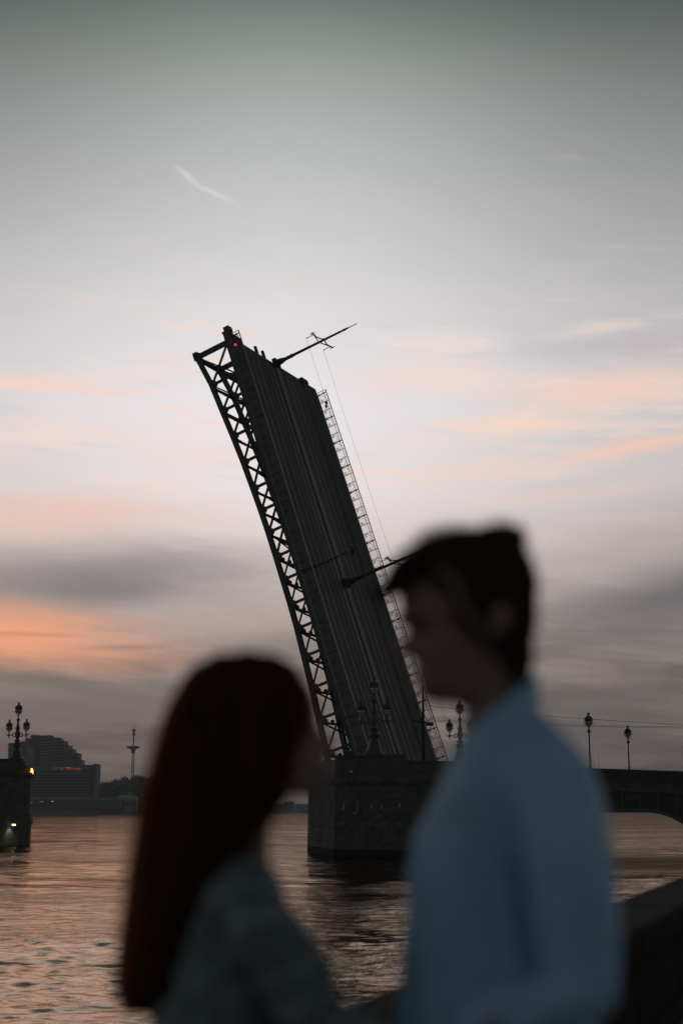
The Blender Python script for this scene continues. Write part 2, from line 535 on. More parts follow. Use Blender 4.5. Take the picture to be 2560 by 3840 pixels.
# ------------------------------------------------------------------ river
def make_water():
    r = np.concatenate([np.geomspace(14.0, 27.0, 60)[:-1], np.geomspace(27.0, 420.0, 640)[:-1], np.geomspace(420.0, 6000.0, 150)])
    th = np.radians(np.concatenate([np.linspace(-42, -17, 50)[:-1], np.linspace(-17, 17, 540), np.linspace(17, 42, 50)[1:]]))
    rows, cols = len(r), len(th)
    RR, TT = np.meshgrid(r, th, indexing='ij')
    x = RR * np.sin(TT)
    y = RR * np.cos(TT)
    rs = np.random.RandomState(3)
    z = np.zeros_like(x)
    # patches of calm and ruffled water
    def field(wl, n, seed):
        q = np.random.RandomState(seed)
        s = np.zeros_like(x)
        for _ in range(n):
            k = 2 * np.pi / (wl * q.uniform(0.6, 1.6))
            a = q.uniform(0, 2 * np.pi)
            s += np.sin(k * (x * np.cos(a) * 0.6 + y * np.sin(a)) + q.uniform(0, 6.28))
        return s / math.sqrt(n / 2)
    patch = 1 / (1 + np.exp(-1.3 * (field(34.0, 7, 5) + 0.7 * field(11.0, 6, 6))))
    patch = 0.26 + 0.90 * patch
    spac = RR * np.where(RR < 420, 0.0043, 0.02)
    for wl, amp, n in ((7.0, 0.018, 7), (3.6, 0.0150, 9), (2.0, 0.0160, 13), (1.15, 0.0190, 17), (0.66, 0.0165, 22), (0.40, 0.0090, 22)):
        s = np.zeros_like(x)
        fade = np.clip((wl / np.maximum(spac, 1e-6) - 2.0) / 3.0, 0, 1)
        for _ in range(n):
            k = 2 * np.pi / (wl * rs.uniform(0.75, 1.3))
            a = rs.normal(math.radians(72), 0.65)
            ph = rs.uniform(0, 6.28)
            arg = k * (x * np.cos(a) + y * np.sin(a)) + ph
            s += np.sin(arg) + 0.22 * np.sin(2 * arg + 0.9)
        z += amp * s / math.sqrt(n / 2) * fade * (patch if wl < 5 else 1.0)
    vs = np.stack([x, y, z], -1).reshape(-1, 3)
    idx = np.arange(rows * cols).reshape(rows, cols)
    q = np.stack([idx[:-1, :-1], idx[:-1, 1:], idx[1:, 1:], idx[1:, :-1]], -1).reshape(-1, 4)
    # deep surface all round, so the river goes on outside the worked patch
    extra = np.array([(-7000, -3000, -0.55), (7000, -3000, -0.55), (7000, 7000, -0.55), (-7000, 7000, -0.55)], float)
    nv = len(vs)
    vs = np.concatenate([vs, extra])
    q = np.concatenate([q, [[nv, nv + 1, nv + 2, nv + 3]]])
    me = bpy.data.meshes.new('river')
    me.vertices.add(len(vs))
    me.vertices.foreach_set('co', vs.astype(np.float32).ravel())
    me.loops.add(len(q) * 4)
    me.loops.foreach_set('vertex_index', q[:, ::-1].astype(np.int32).ravel())
    me.polygons.add(len(q))
    me.polygons.foreach_set('loop_start', np.arange(0, len(q) * 4, 4, dtype=np.int32))
    me.polygons.foreach_set('loop_total', np.full(len(q), 4, np.int32))
    me.polygons.foreach_set('use_smooth', np.ones(len(q), bool))
    me.update(calc_edges=True)
    me.validate()
    m = bpy.data.materials.new('river_water')
    m.use_nodes = True
    w = NG(m.node_tree)
    w.n.remove(w.n['Principled BSDF'])
    body = w.node('ShaderNodeBsdfDiffuse')
    body.inputs['Color'].default_value = (0.016, 0.013, 0.010, 1)
    gl = w.node('ShaderNodeBsdfGlossy')
    gl.inputs['Color'].default_value = (0.50, 0.39, 0.315, 1)      # silty brown reflections, colour dimmed too for wave shading not modelled
    gl.inputs['Roughness'].default_value = 0.06
    fr = w.node('ShaderNodeFresnel')
    fr.inputs['IOR'].default_value = 1.33
    mxw = w.node('ShaderNodeMixShader')
    w.l.new(fr.outputs[0], mxw.inputs[0])
    w.l.new(body.outputs[0], mxw.inputs[1])
    w.l.new(gl.outputs[0], mxw.inputs[2])
    w.l.new(mxw.outputs[0], w.n['Material Output'].inputs[0])
    t = w.node('ShaderNodeTexCoord')
    mp = w.node('ShaderNodeMapping')
    mp.inputs['Scale'].default_value = (0.55, 1.0, 1.0)
    mp.inputs['Rotation'].default_value = (0, 0, R(14))
    w.l.new(t.outputs['Object'], mp.inputs[0])
    big = w.noise(mp.outputs[0], 2.2, 4, 0.6, 0.3)
    fine = w.noise(mp.outputs[0], 5.5, 3, 0.55, 0.2)
    ruff = w.smooth(w.noise(mp.outputs[0], 0.05, 5, 0.65, 0.5), 0.38, 0.64)
    bp = w.node('ShaderNodeBump')
    w.put(bp.inputs['Strength'], w.m('MULTIPLY_ADD', ruff, 0.65, 0.15))
    bp.inputs['Distance'].default_value = 0.13
    w.put(bp.inputs['Height'], w.add(big, w.mul(fine, 0.22)))
    for nd in (body, gl, fr):
        w.l.new(bp.outputs[0], nd.inputs['Normal'])
    me.materials.append(m)
    o = link('river', me)
    tag(o, 'grey brown river water rippled and reflecting the dusk sky', 'river', kind='structure')
    return o


make_water()

# ------------------------------------------------------------------ bridge frames
WX, WY = 0.405254, 0.914204
Wv = Vector((WX, WY, 0))               # across the bridge, away from the viewer
Av = Vector((WY, -WX, 0))              # along the bridge towards the near bank
ORG = Vector((1.0864, 139.8655, 0))    # hinge, near edge of the deck, on the water
Lv = Vector((-0.2913, 0.1292, 0.9479)).normalized()
Nv = Wv.cross(Lv).normalized()
LEAFM = frame(Wv, Lv, Nv, ORG + Vector((0, 0, 9.34)))
BRIDM = frame(Av, Wv, Vector((0, 0, 1)), ORG)


def bp_(a, w, z):
    return ORG + Av * a + Wv * w + Vector((0, 0, z))


def lp_(w, s, e):
    return LEAFM @ Vector((w, s, e))


# ------------------------------------------------------------------ raised leaf
def make_leaf():
    leaf = thing('bascule_leaf', 'raised steel drawbridge leaf tilted up from its granite pier', 'drawbridge', mtx=LEAFM)
    LEN, WID = 47.5, 23.56
    MB().box(3.2, 20.1, -3.0, LEN, -0.45, 0.0).build('roadway', ASPH, leaf)
    MB().box(0.14, 3.2, -3.0, LEN - 0.05, 0.02, 0.5).build('footway', FOOT, leaf)
    MB().box(20.1, WID - 0.1, -3.0, LEN - 0.05, -0.45, 0.14).build('footway', FOOT, leaf)
    MB().box(WID - 0.1, WID, -3.0, LEN, -0.7, 0.1).build('fascia', FASCIA, leaf)
    MB().box(20.0, 20.12, -2.0, LEN, 0.0, 0.2).build('kerb', KERB, leaf)
    MB().box(22.95, 23.1, -2.0, LEN - 1.0, 0.14, 0.2).build('kerb', RAIL, leaf)
    MB().box(3.2, 3.36, -2.0, LEN, 0.0, 0.52).build('kerb', FASCIA, leaf)
    # median: dark slot and pale kerb strip
    MB().box(11.45, 12.25, -2.0, LEN + 0.02, 0.002, 0.02).build('median_slot', BLACK, leaf)
    k = 0
    s = -2.0
    while s < LEN - 0.2:
        e = min(s + 2.95, LEN - 0.1)
        MB().box(12.25, 13.25, s, e, 0.0, 0.16).build('median_slab', KERB, leaf)
        s += 2.97
    for w in (6.2, 7.75, 10.35, 11.4, 15.2, 16.7):
        MB().box(w - 0.035, w + 0.035, -2.0, LEN + 0.04, 0.0, 0.03).build('tram_rail', RAIL, leaf)
    for w in (4.4, 8.9, 18.4):
        MB().box(w - 0.05, w + 0.05, -2.0, LEN, 0.0, 0.012).build('surface_seam', FASCIA, leaf)
    # tip: edge plate, end blocks and guide pins
    MB().box(3.4, 20.0, LEN, LEN + 0.25, -0.5, 0.05).build('edge_plate', KERB, leaf)
    MB().box(0.0, 3.2, LEN - 0.04, LEN + 0.18, -0.12, 0.58).box(0.2, 1.1, LEN + 0.18, LEN + 0.75, 0.1, 0.75).build('end_block', STEEL, leaf)
    MB().box(19.3, 21.0, LEN, LEN + 0.5, -0.5, 0.35).box(21.0, WID, LEN, LEN + 0.2, -0.5, 0.1).build('end_block', STEEL2, leaf)
    for w in (8.6, 10.4, 14.2):
        MB().box(w - 0.16, w + 0.16, LEN + 0.25, LEN + 1.35, -0.3, -0.02).build('guide_pin', STEEL2, leaf)
    # near fascia: riveted panels between stiffeners
    pan = MB().box(0, 0.14, 0, 2.9, -0.02, 0.5)
    pan.box(-0.05, 0.0, 0, 2.9, 0.42, 0.5).box(-0.05, 0.0, 0, 2.9, -0.02, 0.06)
    pan.box(-0.04, 0.0, 0.0, 0.14, 0.06, 0.42)
    for i in range(7):
        pan.box(-0.03, 0.0, 0.3 + i * 0.38, 0.36 + i * 0.38, 0.1, 0.15)
    pme = pan.mesh('fascia_panel', FASCIA)
    for i in range(17):
        o = link('fascia_panel', pme, leaf)
        o.location = (0, -2.2 + i * 2.93, 0)
    # railings
    P = 1.105
    H = 1.28

    def panel_mesh(kind):
        b = MB()
        t = 0.016
        b.bar((0, 0, 0.10), (0, P, 0.10), 0.045, 0.045)
        b.bar((0, 0, H - 0.24), (0, P, H - 0.24), 0.035, 0.035)
        b.bar((0, 0.07, 0.10), (0, 0.07, H - 0.24), 0.016, 0.016, (0, 1, 0))
        b.bar((0, P - 0.07, 0.10), (0, P - 0.07, H - 0.24), 0.016, 0.016, (0, 1, 0))
        for i in range(6):
            y = 0.2 + i * (P - 0.4) / 5
            b.bar((0, y, 0.12), (0, y, H - 0.26), t, t, (0, 1, 0))
        for i in range(2):
            y = P * (0.3 + 0.4 * i)
            b.bar((0, y, H - 0.24), (0, y, H - 0.03), t, t, (0, 1, 0))
        if kind:
            sgn = 1 if kind == 1 else -1
            pts = []
            for i in range(15):
                a = math.pi * (0.05 + 1.0 * i / 14)
                pts.append((0.0, P / 2 + sgn * (0.42 * math.cos(a)), 0.36 + 0.62 * math.sin(a) * (0.7 + 0.3 * i / 14)))
            b.tube(pts, 0.024, 4)
            pts = []
            for i in range(18):
                a = i / 17 * 4.2 * math.pi
                r = 0.17 * (1 - i / 19)
                pts.append((0.0, P / 2 - sgn * (0.42 - 0.17) - sgn * r * math.cos(a), 0.36 - r * math.sin(a)))
            b.tube(pts, 0.022, 4)
            pts = []
            for i in range(10):
                a = i / 9 * 2 * math.pi
                pts.append((0.0, P / 2 + sgn * 0.36 + 0.06 * math.cos(a), 0.30 + 0.06 * math.sin(a)))
            b.tube(pts, 0.014, 4)
        return b.mesh('railing_panel', IRON)

    pm = [panel_mesh(k) for k in (1, 0, 2)]
    pb = MB().bar((0, 0, 0), (0, 0, H), 0.10, 0.08, (0, 1, 0))
    for z in (0.18, H - 0.42):
        pb.box(-0.09, 0.09, -0.10, 0.10, z, z + 0.10).ball((0, 0.10, z + 0.05), 0.06, 6, 4).ball((0, -0.10, z + 0.05), 0.06, 6, 4)
    heavy = pb.mesh('railing_post', IRON)
    light = MB().bar((0, 0, 0), (0, 0, H), 0.055, 0.055, (0, 1, 0)).mesh('railing_post', IRON)
    for w, e in ((0.12, 0.5), (WID - 0.06, 0.05)):
        MB().bar((w, -2.0, e + H), (w, LEN - 0.4, e + H), 0.10, 0.085).build('handrail', RAIL if w < 1 else IRON, leaf)
        for i in range(44):
            s = LEN - 0.74 - i * P
            o = link('railing_post', heavy if i % 3 == 0 else light, leaf)
            o.location = (w, s, e)
            if i < 43:
                o = link('railing_panel', pm[i % 3], leaf)
                o.location = (w, s - P, e)
        o = link('railing_post', light, leaf)
        o.location = (w, LEN - 0.42, e)
    # trusses
    NS = [46.6, 42.8, 39.5, 36.3, 33.07, 29.9, 27.3, 24.75, 22.0, 19.4, 16.65, 14.05, 11.1, 7.8, 4.6, 1.2, -2.2]
    NE = [-3.92, -3.2, -2.88, -2.56, -2.28, -2.1, -1.96, -1.88, -1.85, -1.85, -1.86, -1.92, -2.08, -2.26, -2.5, -2.8, -3.2]
    TOP = -0.08
    planes = [0.55, 5.5, 14.5, 22.6]
    cache = {}

    def member(name, key, fn, m, w):
        if key not in cache:
            cache[key] = fn().mesh(name, m)
        o = link(name, cache[key], leaf)
        o.location = (w, 0, 0)

    for wi, w in enumerate(planes):
        if wi:
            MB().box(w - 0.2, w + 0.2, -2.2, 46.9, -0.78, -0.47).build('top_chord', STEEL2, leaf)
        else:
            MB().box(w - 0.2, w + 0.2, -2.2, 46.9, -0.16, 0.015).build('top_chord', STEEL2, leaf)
        for i in range(len(NS) - 1):
            a, b = (0, NS[i], NE[i]), (0, NS[i + 1], NE[i + 1])

            def chord(a=a, b=b):
                q = MB().bar(a, b, 0.55, 0.44, (0, 0, 1))
                q.bar((0, a[1] + 0.02, a[2] - 0.2), (0, b[1], b[2] - 0.2), 0.66, 0.05, (0, 0, 1))
                return q

            def post(a=a, i=i):
                q = MB().bar(a, (0, a[1], TOP), 0.3, 0.24 if i else 0.55, (0, 1, 0))
                # gussets at the foot
                q.add([(-0.16, a[1] - 0.62, a[2] + 0.15), (-0.16, a[1] + 0.62, a[2] + 0.15), (-0.16, a[1] + 0.2, a[2] + 0.62), (-0.16, a[1] - 0.2, a[2] + 0.62),
                       (0.16, a[1] - 0.62, a[2] + 0.15), (0.16, a[1] + 0.62, a[2] + 0.15), (0.16, a[1] + 0.2, a[2] + 0.62), (0.16, a[1] - 0.2, a[2] + 0.62)],
                      [(3, 2, 1, 0), (4, 5, 6, 7), (0, 1, 5, 4), (1, 2, 6, 5), (2, 3, 7, 6), (3, 0, 4, 7)])
                return q
            member('bottom_chord', ('c', i), chord, STEEL, w)
            member('truss_post', ('p', i), post, STEEL, w)
            member('truss_diagonal', ('d', i), lambda a=a, b=b: MB().bar((0.08, b[1], b[2]), (0.08, a[1], TOP), 0.12, 0.24 if a[1] > 24 else 0.17), STEEL, w)
            if i < 8:
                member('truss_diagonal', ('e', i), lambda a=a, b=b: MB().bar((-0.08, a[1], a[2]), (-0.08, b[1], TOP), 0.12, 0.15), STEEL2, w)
    # cross beams between the trusses with their bracket blocks, wind bracing
    for i in range(len(NS) - 1):
        for j in range(3):
            w0, w1 = planes[j] + 0.25, planes[j + 1] - 0.25
            q = MB().bar((w0, NS[i] - 0.3, NE[i]), (w1, NS[i] - 0.3, NE[i]), 0.16, 0.26)
            if j == 0 and i > 7:
                for k in range(3):
                    ww = w0 + 1.0 + 1.6 * k
                    q.box(ww, ww + 0.34, NS[i] - 0.2, NS[i] + 0.08, NE[i] - 0.06, NE[i] + 0.2)
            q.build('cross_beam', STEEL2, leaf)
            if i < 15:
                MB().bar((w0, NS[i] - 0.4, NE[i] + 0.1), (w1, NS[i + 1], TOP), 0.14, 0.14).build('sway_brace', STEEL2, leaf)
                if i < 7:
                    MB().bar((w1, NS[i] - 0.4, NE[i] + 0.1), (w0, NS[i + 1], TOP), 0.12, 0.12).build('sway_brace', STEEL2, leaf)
    MB().bar((0.0, 46.6, -3.92), (23.2, 46.6, -3.92), 0.3, 0.3).build('end_beam', STEEL2, leaf)
    MB().box(0.15, 0.95, 46.2, 47.1, -4.2, -3.7).build('end_bearing', STEEL, leaf)
    MB().box(5.1, 5.9, 46.2, 47.1, -4.2, -3.7).build('end_bearing', STEEL, leaf)
    # red warning light on the near railing
    q = MB().cyl((-0.02, 45.5, 1.07), (-0.18, 45.5, 1.07), 0.22, 0.22, 12)
    h = q.build('warning_light', BLACK, leaf)
    MB().ball((-0.2, 45.5, 1.07), 0.135, 10, 6, (0.5, 1, 1)).build('lens', REDLAMP, h)
    return leaf


make_leaf()


# ------------------------------------------------------------------ lanterns and lamp posts
def lantern_meshes():
    cap = MB().lathe([(0.44, 0.42), (0.48, 0.47), (0.44, 0.52), (0.40, 0.60), (0.30, 0.72), (0.14, 0.82), (0.10, 0.90), (0.12, 0.98), (0.15, 1.06), (0.06, 1.10)], n=12)
    for i in range(6):
        a = i * math.pi / 3
        cap.ball((0.46 * math.cos(a), 0.46 * math.sin(a), 0.5), 0.055, 5, 4)
        cap.bar((0.11 * math.cos(a), 0.11 * math.sin(a), 1.04), (0.16 * math.cos(a), 0.16 * math.sin(a), 1.16), 0.05, 0.05)
    cage = MB()
    for i in range(6):
        a = i * math.pi / 3
        pts = []
        for k in range(9):
            t = k / 8
            rr = 0.40 * math.cos(max(0, (t - 0.45) / 0.55) * math.pi / 2) + 0.04
            pts.append((rr * math.cos(a), rr * math.sin(a), 0.42 - t * 0.92))
        cage.tube(pts, 0.026, 4)
        cage.ball((0.50 * math.cos(a), 0.50 * math.sin(a), -0.02), 0.06, 6, 4)
        cage.bar((0.40 * math.cos(a), 0.40 * math.sin(a), -0.02), (0.5 * math.cos(a), 0.5 * math.sin(a), -0.02), 0.04, 0.04)
    ring = [(0.425 * math.cos(i * math.pi / 8), 0.425 * math.sin(i * math.pi / 8), -0.02) for i in range(17)]
    cage.tube(ring, 0.03, 4)
    cage.lathe([(0.05, -0.62), (0.12, -0.56), (0.06, -0.5), (0.08, -0.45)], n=8)
    # pierced upper band under the cap
    band = MB()
    for i in range(12):
        a, b = i * math.pi / 6, (i + 0.72) * math.pi / 6
        band.add([(0.41 * math.cos(t), 0.41 * math.sin(t), z) for z in (0.14, 0.44) for t in (a, b)] +
                 [(0.37 * math.cos(t), 0.37 * math.sin(t), z) for z in (0.14, 0.44) for t in (a, b)],
                 [(0, 1, 3, 2), (5, 4, 6, 7), (0, 4, 5, 1), (2, 3, 7, 6), (0, 2, 6, 4), (1, 5, 7, 3)])
    globe = MB().ball((0, 0, 0.0), 0.345, 14, 10, (1, 1, 1.05))
    return (cap.mesh('lantern_cap', IRON, False), cage.mesh('lantern_cage', IRON), band.mesh('lantern_band', IRON), globe.mesh('globe', GLOBE, True))


LM = lantern_meshes()


def lantern(parent, loc, sc=1.0):
    l = link('lantern', LM[1], parent)
    l.location = loc
    l.scale = (sc, sc, sc)
    for nm, me in (('lantern_cap', LM[0]), ('lantern_band', LM[2]), ('globe', LM[3])):
        link(nm, me, l)
    return l


def trident_lamp(label, loc, rot, sc=1.0):
    t = thing('three_lantern_lamp', label, 'street lamp', loc, 'three-lantern lamps on the bridge piers')
    t.rotation_euler = (0, 0, rot)
    t.scale = (sc, sc, sc)
    MB().lathe([(1.15, -0.6), (1.12, 0.0), (0.9, 0.12), (0.74, 0.3), (0.62, 0.6), (0.55, 0.95), (0.46, 1.2), (0.34, 1.4), (0.32, 1.5), (0.45, 1.62), (0.5, 1.8), (0.46, 1.98), (0.3, 2.12), (0.22, 2.18)], n=14).build('pedestal', IRON, t, True)
    c = MB().lathe([(0.2, 2.1), (0.24, 2.2), (0.44, 2.26), (0.44, 2.34), (0.2, 2.42), (0.2, 2.6), (0.27, 2.85), (0.32, 3.1), (0.3, 3.3), (0.22, 3.55), (0.2, 3.75), (0.24, 3.82), (0.16, 3.9), (0.14, 4.3), (0.11, 4.7), (0.28, 4.86), (0.3, 4.9), (0.12, 4.97), (0.14, 5.05), (0.08, 5.14), (0.06, 5.3)], n=12)
    for i in range(4):
        a = i * math.pi / 2 + 0.1
        c.tube([(0.2 * math.cos(a), 0.2 * math.sin(a), 3.72), (0.3 * math.cos(a), 0.3 * math.sin(a), 3.78), (0.27 * math.cos(a), 0.27 * math.sin(a), 4.08), (0.12 * math.cos(a), 0.12 * math.sin(a), 4.12)], 0.035, 5)
        c.ball((0.33 * math.cos(a), 0.33 * math.sin(a), 3.84), 0.06, 6, 4)
    c.build('column', IRON, t, True)
    for s in (-1, 1):
        a = MB()
        pts = [(s * (0.52 + 0.26 * math.cos(k * math.pi / 6)), 0, 3.0 + 0.19 * math.sin(k * math.pi / 6)) for k in range(13)]
        a.tube(pts, 0.062, 6)
        a.bar((s * 0.2, 0, 2.98), (s * 0.35, 0, 3.0), 0.12, 0.2)
        a.bar((s * 0.72, 0, 3.0), (s * 1.45, 0, 3.0), 0.08, 0.08)
        a.tube([(s * 1.4, 0, 3.0), (s * 1.68, 0, 2.98), (s * 1.74, 0, 3.12), (s * 1.68, 0, 3.2)], 0.05, 5)
        a.lathe([(0.02, 2.58), (0.09, 2.7), (0.05, 2.84), (0.15, 2.95), (0.15, 3.06), (0.06, 3.16), (0.06, 3.28)], (s * 1.3, 0, 0), 8)
        a.build('arm', IRON, t)
        lantern(t, (s * 1.3, 0, 3.86), 0.92)
    lantern(t, (0, 0, 5.92), 1.0)
    return t


AXROT = math.atan2(Av.y, Av.x)
near_tri = trident_lamp('three-lantern cast iron lamp on the pier in front of the raised leaf', bp_(4.85, -6.2, 9.12), AXROT)
far_tri = trident_lamp('three-lantern lamp on the far side, half hidden behind the man\'s neck', bp_(0.43, 30.4, 9.6), AXROT)
left_tri = trident_lamp('three-lantern lamp on the dark pier at the left edge', Vector((-40.25, 178.9, 10.25)), AXROT)


def single_lamp(name, label, group):
    t = thing(name, label, 'street lamp', group=group)
    MB().lathe([(0.24, 0), (0.24, 0.25), (0.16, 0.4), (0.14, 1.4), (0.17, 1.5), (0.09, 1.6), (0.075, 3.0), (0.06, 4.4), (0.06, 4.5)], n=10).build('post', IRON, t, True)
    MB().ball((0, 0, 4.58), 0.17, 8, 6).lathe([(0.14, 4.5), (0.06, 4.62), (0.06, 4.9)], n=8).build('knob', IRON, t, True)
    lantern(t, (0, 0, 5.35), 0.8)
    return t


# near and far lamps on the approach span (parapet top is about 7.8 m up)
l1 = single_lamp('single_lantern_lamp', 'single-lantern lamp beside the shoulder of the man in blue', 'single-lantern lamps on the approach span')
l1.location = bp_(23.25, 0.35, 6.55)
l2 = copy_tree(l1)
l2['label'] = 'rightmost single-lantern lamp on the low bridge span'
l2.location = bp_(21.66, 23.2, 6.6)
# lamp fixed on the leaf, lying over with it
l3 = copy_tree(l1)
l3['label'] = 'slanting single-lantern lamp fixed on the raised leaf beside its tram rails'
l3['group'] = 'lamps fixed on the raised leaf'
l3.matrix_world = LEAFM @ Matrix.Translation((0.6, 19.35, 0.5)) @ Matrix.Scale(1.02, 4)


# ------------------------------------------------------------------ catenary masts and wires
def mast(label, s):
    t = thing('catenary_mast', label, 'mast', group='catenary masts on the raised leaf', mtx=LEAFM @ Matrix.Translation((12.6, s, 0.0)))
    MB().box(-0.55, 0.55, -0.5, 0.5, 0.0, 0.45).lathe([(0.42, 0.4), (0.36, 0.9), (0.28, 1.2), (0.22, 1.4)], n=10).build('base', STEEL2, t)
    MB().lathe([(0.21, 1.2), (0.21, 2.3), (0.25, 2.35), (0.17, 2.5), (0.14, 6.2), (0.12, 8.6), (0.16, 8.7), (0.1, 8.8), (0.14, 9.3), (0.05, 10.0), (0.04, 10.7), (0.08, 10.75), (0.03, 10.9)], n=10).build('pole', STEEL2, t, True)
    for sg in (-1, 1):
        b = MB()
        b.tube([(sg * 0.1, 0, 6.75), (sg * 0.7, 0, 6.42), (sg * 1.5, 0, 6.32), (sg * 2.9, 0, 6.4)], 0.075, 5)
        b.bar((sg * 0.1, 0, 5.95), (sg * 2.0, 0, 6.3), 0.09, 0.09)
        b.bar((sg * 2.3, 0, 6.05), (sg * 2.3, 0, 6.55), 0.07, 0.07)
        b.bar((sg * 2.75, 0, 6.1), (sg * 2.75, 0, 6.7), 0.07, 0.07)
        b.build('bracket_arm', STEEL2, t)
        i = MB().lathe([(0.03, 5.4), (0.07, 5.5), (0.03, 5.56), (0.07, 5.64), (0.03, 5.7), (0.04, 6.1)], (sg * 2.3, 0, 0), 6)
        i.build('insulator', BLACK, t)
    return t


mast('tall catenary mast slanting out from the very tip of the leaf', 47.75)
mast('catenary mast halfway down the leaf beside the man\'s forelock', 20.05)


def wire(name, label, pts, r, group=None):
    o = MB().tube(pts, r, 5).build(name, WIRE)
    tag(o, label, 'cable', group)
    return o


def sag(p, q, s, n=14):
    p, q = Vector(p), Vector(q)
    return [p.lerp(q, i / n) - Vector((0, 0, s * 4 * (i / n) * (1 - i / n))) for i in range(n + 1)]


for sg, lab in ((-1, 'thin contact wire hanging down the leaf, nearer the railing'), (1, 'thin contact wire hanging down the leaf, further out from the railing')):
    p, q = lp_(12.6 + sg * 2.3, 47.7, 5.4), lp_(12.6 + sg * 2.3, 20.1, 5.4)
    wire('contact_wire', lab, sag(p, q, 0.25), 0.012)
    # short chain of droppers under the upper bracket
    q2 = lp_(12.6 + sg * 2.3, 43.6 + sg, 5.4)
for sg in (-1, 1):
    p, q = lp_(12.6 + sg * 2.3, 20.0, 5.4), lp_(12.6 + sg * 2.3, -1.0, 5.4)
    wire('contact_wire', 'lower contact wire behind the man\'s face, %s one' % ('nearer' if sg < 0 else 'further'), sag(p, q, 0.2), 0.012)

# mast with signal gear standing on the pier behind the leaf foot
sm = thing('signal_mast', 'dark vertical signal mast with short crossarm at the leaf foot', 'mast', bp_(0.2, 12.0, 9.0))
smw = at(1588, 2860, 149.7)
sm.location = (smw.x, smw.y, 8.9)
MB().lathe([(0.16, 0), (0.15, 4.0), (0.12, 6.0), (0.07, 7.5), (0.04, 9.1)], n=8).build('pole', STEEL2, sm, True)
MB().bar((-1.1, 0, 4.35), (1.05, 0, 4.05), 0.16, 0.16).tube([(0.1, 0, 5.0), (0.3, 0, 4.5), (0.9, 0, 4.15)], 0.04, 5).build('crossarm', STEEL2, sm)
MB().box(0.28, 1.05, -0.12, 0.12, 3.82, 4.06).build('insulator_box', BLACK, sm)
MB().tube([(0.75, 0, 3.85), (0.70, 0, 3.2), (0.66, 0, 2.6)], 0.03, 4).build('hanging_cable', WIRE, sm)

# overhead wires running off to the right
for k, (p, q, lab) in enumerate((
        (at(1595, 2648, 149.7), at(2620, 2722, 131), 'topmost overhead wire crossing to the right behind the lamps'),
        (at(1628, 2700, 149.7), at(2620, 2726, 131), 'middle overhead wire crossing to the right below the top one'),
        (at(1624, 2705, 149.7), at(2620, 2731, 131), 'lowest overhead wire crossing to the right behind the lamps'))):
    wire('overhead_wire', lab, sag(p, q, 0.12), 0.014 if k else 0.02)

# small signal on the far railing near the tip
ts = thing('traffic_signal', 'small black two-box signal on the railing near the leaf tip', 'signal', mtx=LEAFM @ Matrix.Translation((23.6, 45.3, 0.75)))
vup = LEAFM.to_3x3().inverted() @ Vector((0, 0, 1))
vr = LEAFM.to_3x3().inverted() @ Vector((1, 0, 0))
for k in (-0.22, 0.22):
    c = vup * k + Vector((0.1, 0, 0))
    MB().bar(c - vup * 0.15, c + vup * 0.15, 0.3, 0.3, vr).build('signal_box', BLACK, ts)
MB().bar(vup * -0.62 + Vector((0.1, 0, 0)), vup * 0.4 + Vector((0.1, 0, 0)), 0.07, 0.07, vr).build('bracket', BLACK, ts)


# ------------------------------------------------------------------ granite piers
def wall_blocks(parent, p0, p1, z0, z1, ch, bl, thick=0.5, mats=None, batter=0.0, tide=0.0, seed=0):
    """individual granite blocks along the outer face p0->p1 (outside on the right hand)"""
    q = random.Random(seed)
    p0, p1 = Vector((p0[0], p0[1], 0)), Vector((p1[0], p1[1], 0))
    d = p1 - p0
    ln = d.length
    d.normalize()
    nrm = Vector((d.y, -d.x, 0))
    n = max(1, round((z1 - z0) / ch))
    h = (z1 - z0) / n
    for k in range(n):
        off = q.uniform(0.2, 0.8) * bl if k % 2 else 0
        cuts = [0.0]
        x = off if off > 0.5 else bl * q.uniform(0.8, 1.2)
        while x < ln - 0.45:
            cuts.append(x)
            x += bl * q.uniform(0.8, 1.2)
        cuts.append(ln)
        zc = z0 + h * (k + 0.5)
        for a, b in zip(cuts[:-1], cuts[1:]):
            proud = q.uniform(-0.012, 0.012) - batter * (zc - z0)
            c = p0 + d * ((a + b) / 2) + nrm * (proud - thick / 2)
            m = TIDE if zc < tide else q.choice(mats or [GRANITE, GRANITE, GRANITE_B, GRANITE_C])
            o = link('stone_block', unit_box(m), parent)
            o.location = (c.x, c.y, zc)
            o.rotation_euler = (0, 0, math.atan2(d.y, d.x))
            o.scale = (b - a - 0.03, thick, h - 0.03)


def inset(poly, k):
    cx = sum(p[0] for p in poly) / len(poly)
    cy = sum(p[1] for p in poly) / len(poly)
    return [(cx + (x - cx) * k, cy + (y - cy) * k) for x, y in poly]


def grow(poly, d):
    out = []
    n = len(poly)
    for i in range(n):
        p0, p1, p2 = Vector(poly[i - 1]), Vector(poly[i]), Vector(poly[(i + 1) % n])
        d1, d2 = (p1 - p0).normalized(), (p2 - p1).normalized()
        n1, n2 = Vector((d1.y, -d1.x)), Vector((d2.y, -d2.x))
        b = (n1 + n2) / (1 + n1.dot(n2))
        out.append(tuple(p1 + b * d))
    return out


pier = thing('bridge_pier', 'massive granite pier at the foot of the raised leaf', 'bridge pier', mtx=BRIDM)
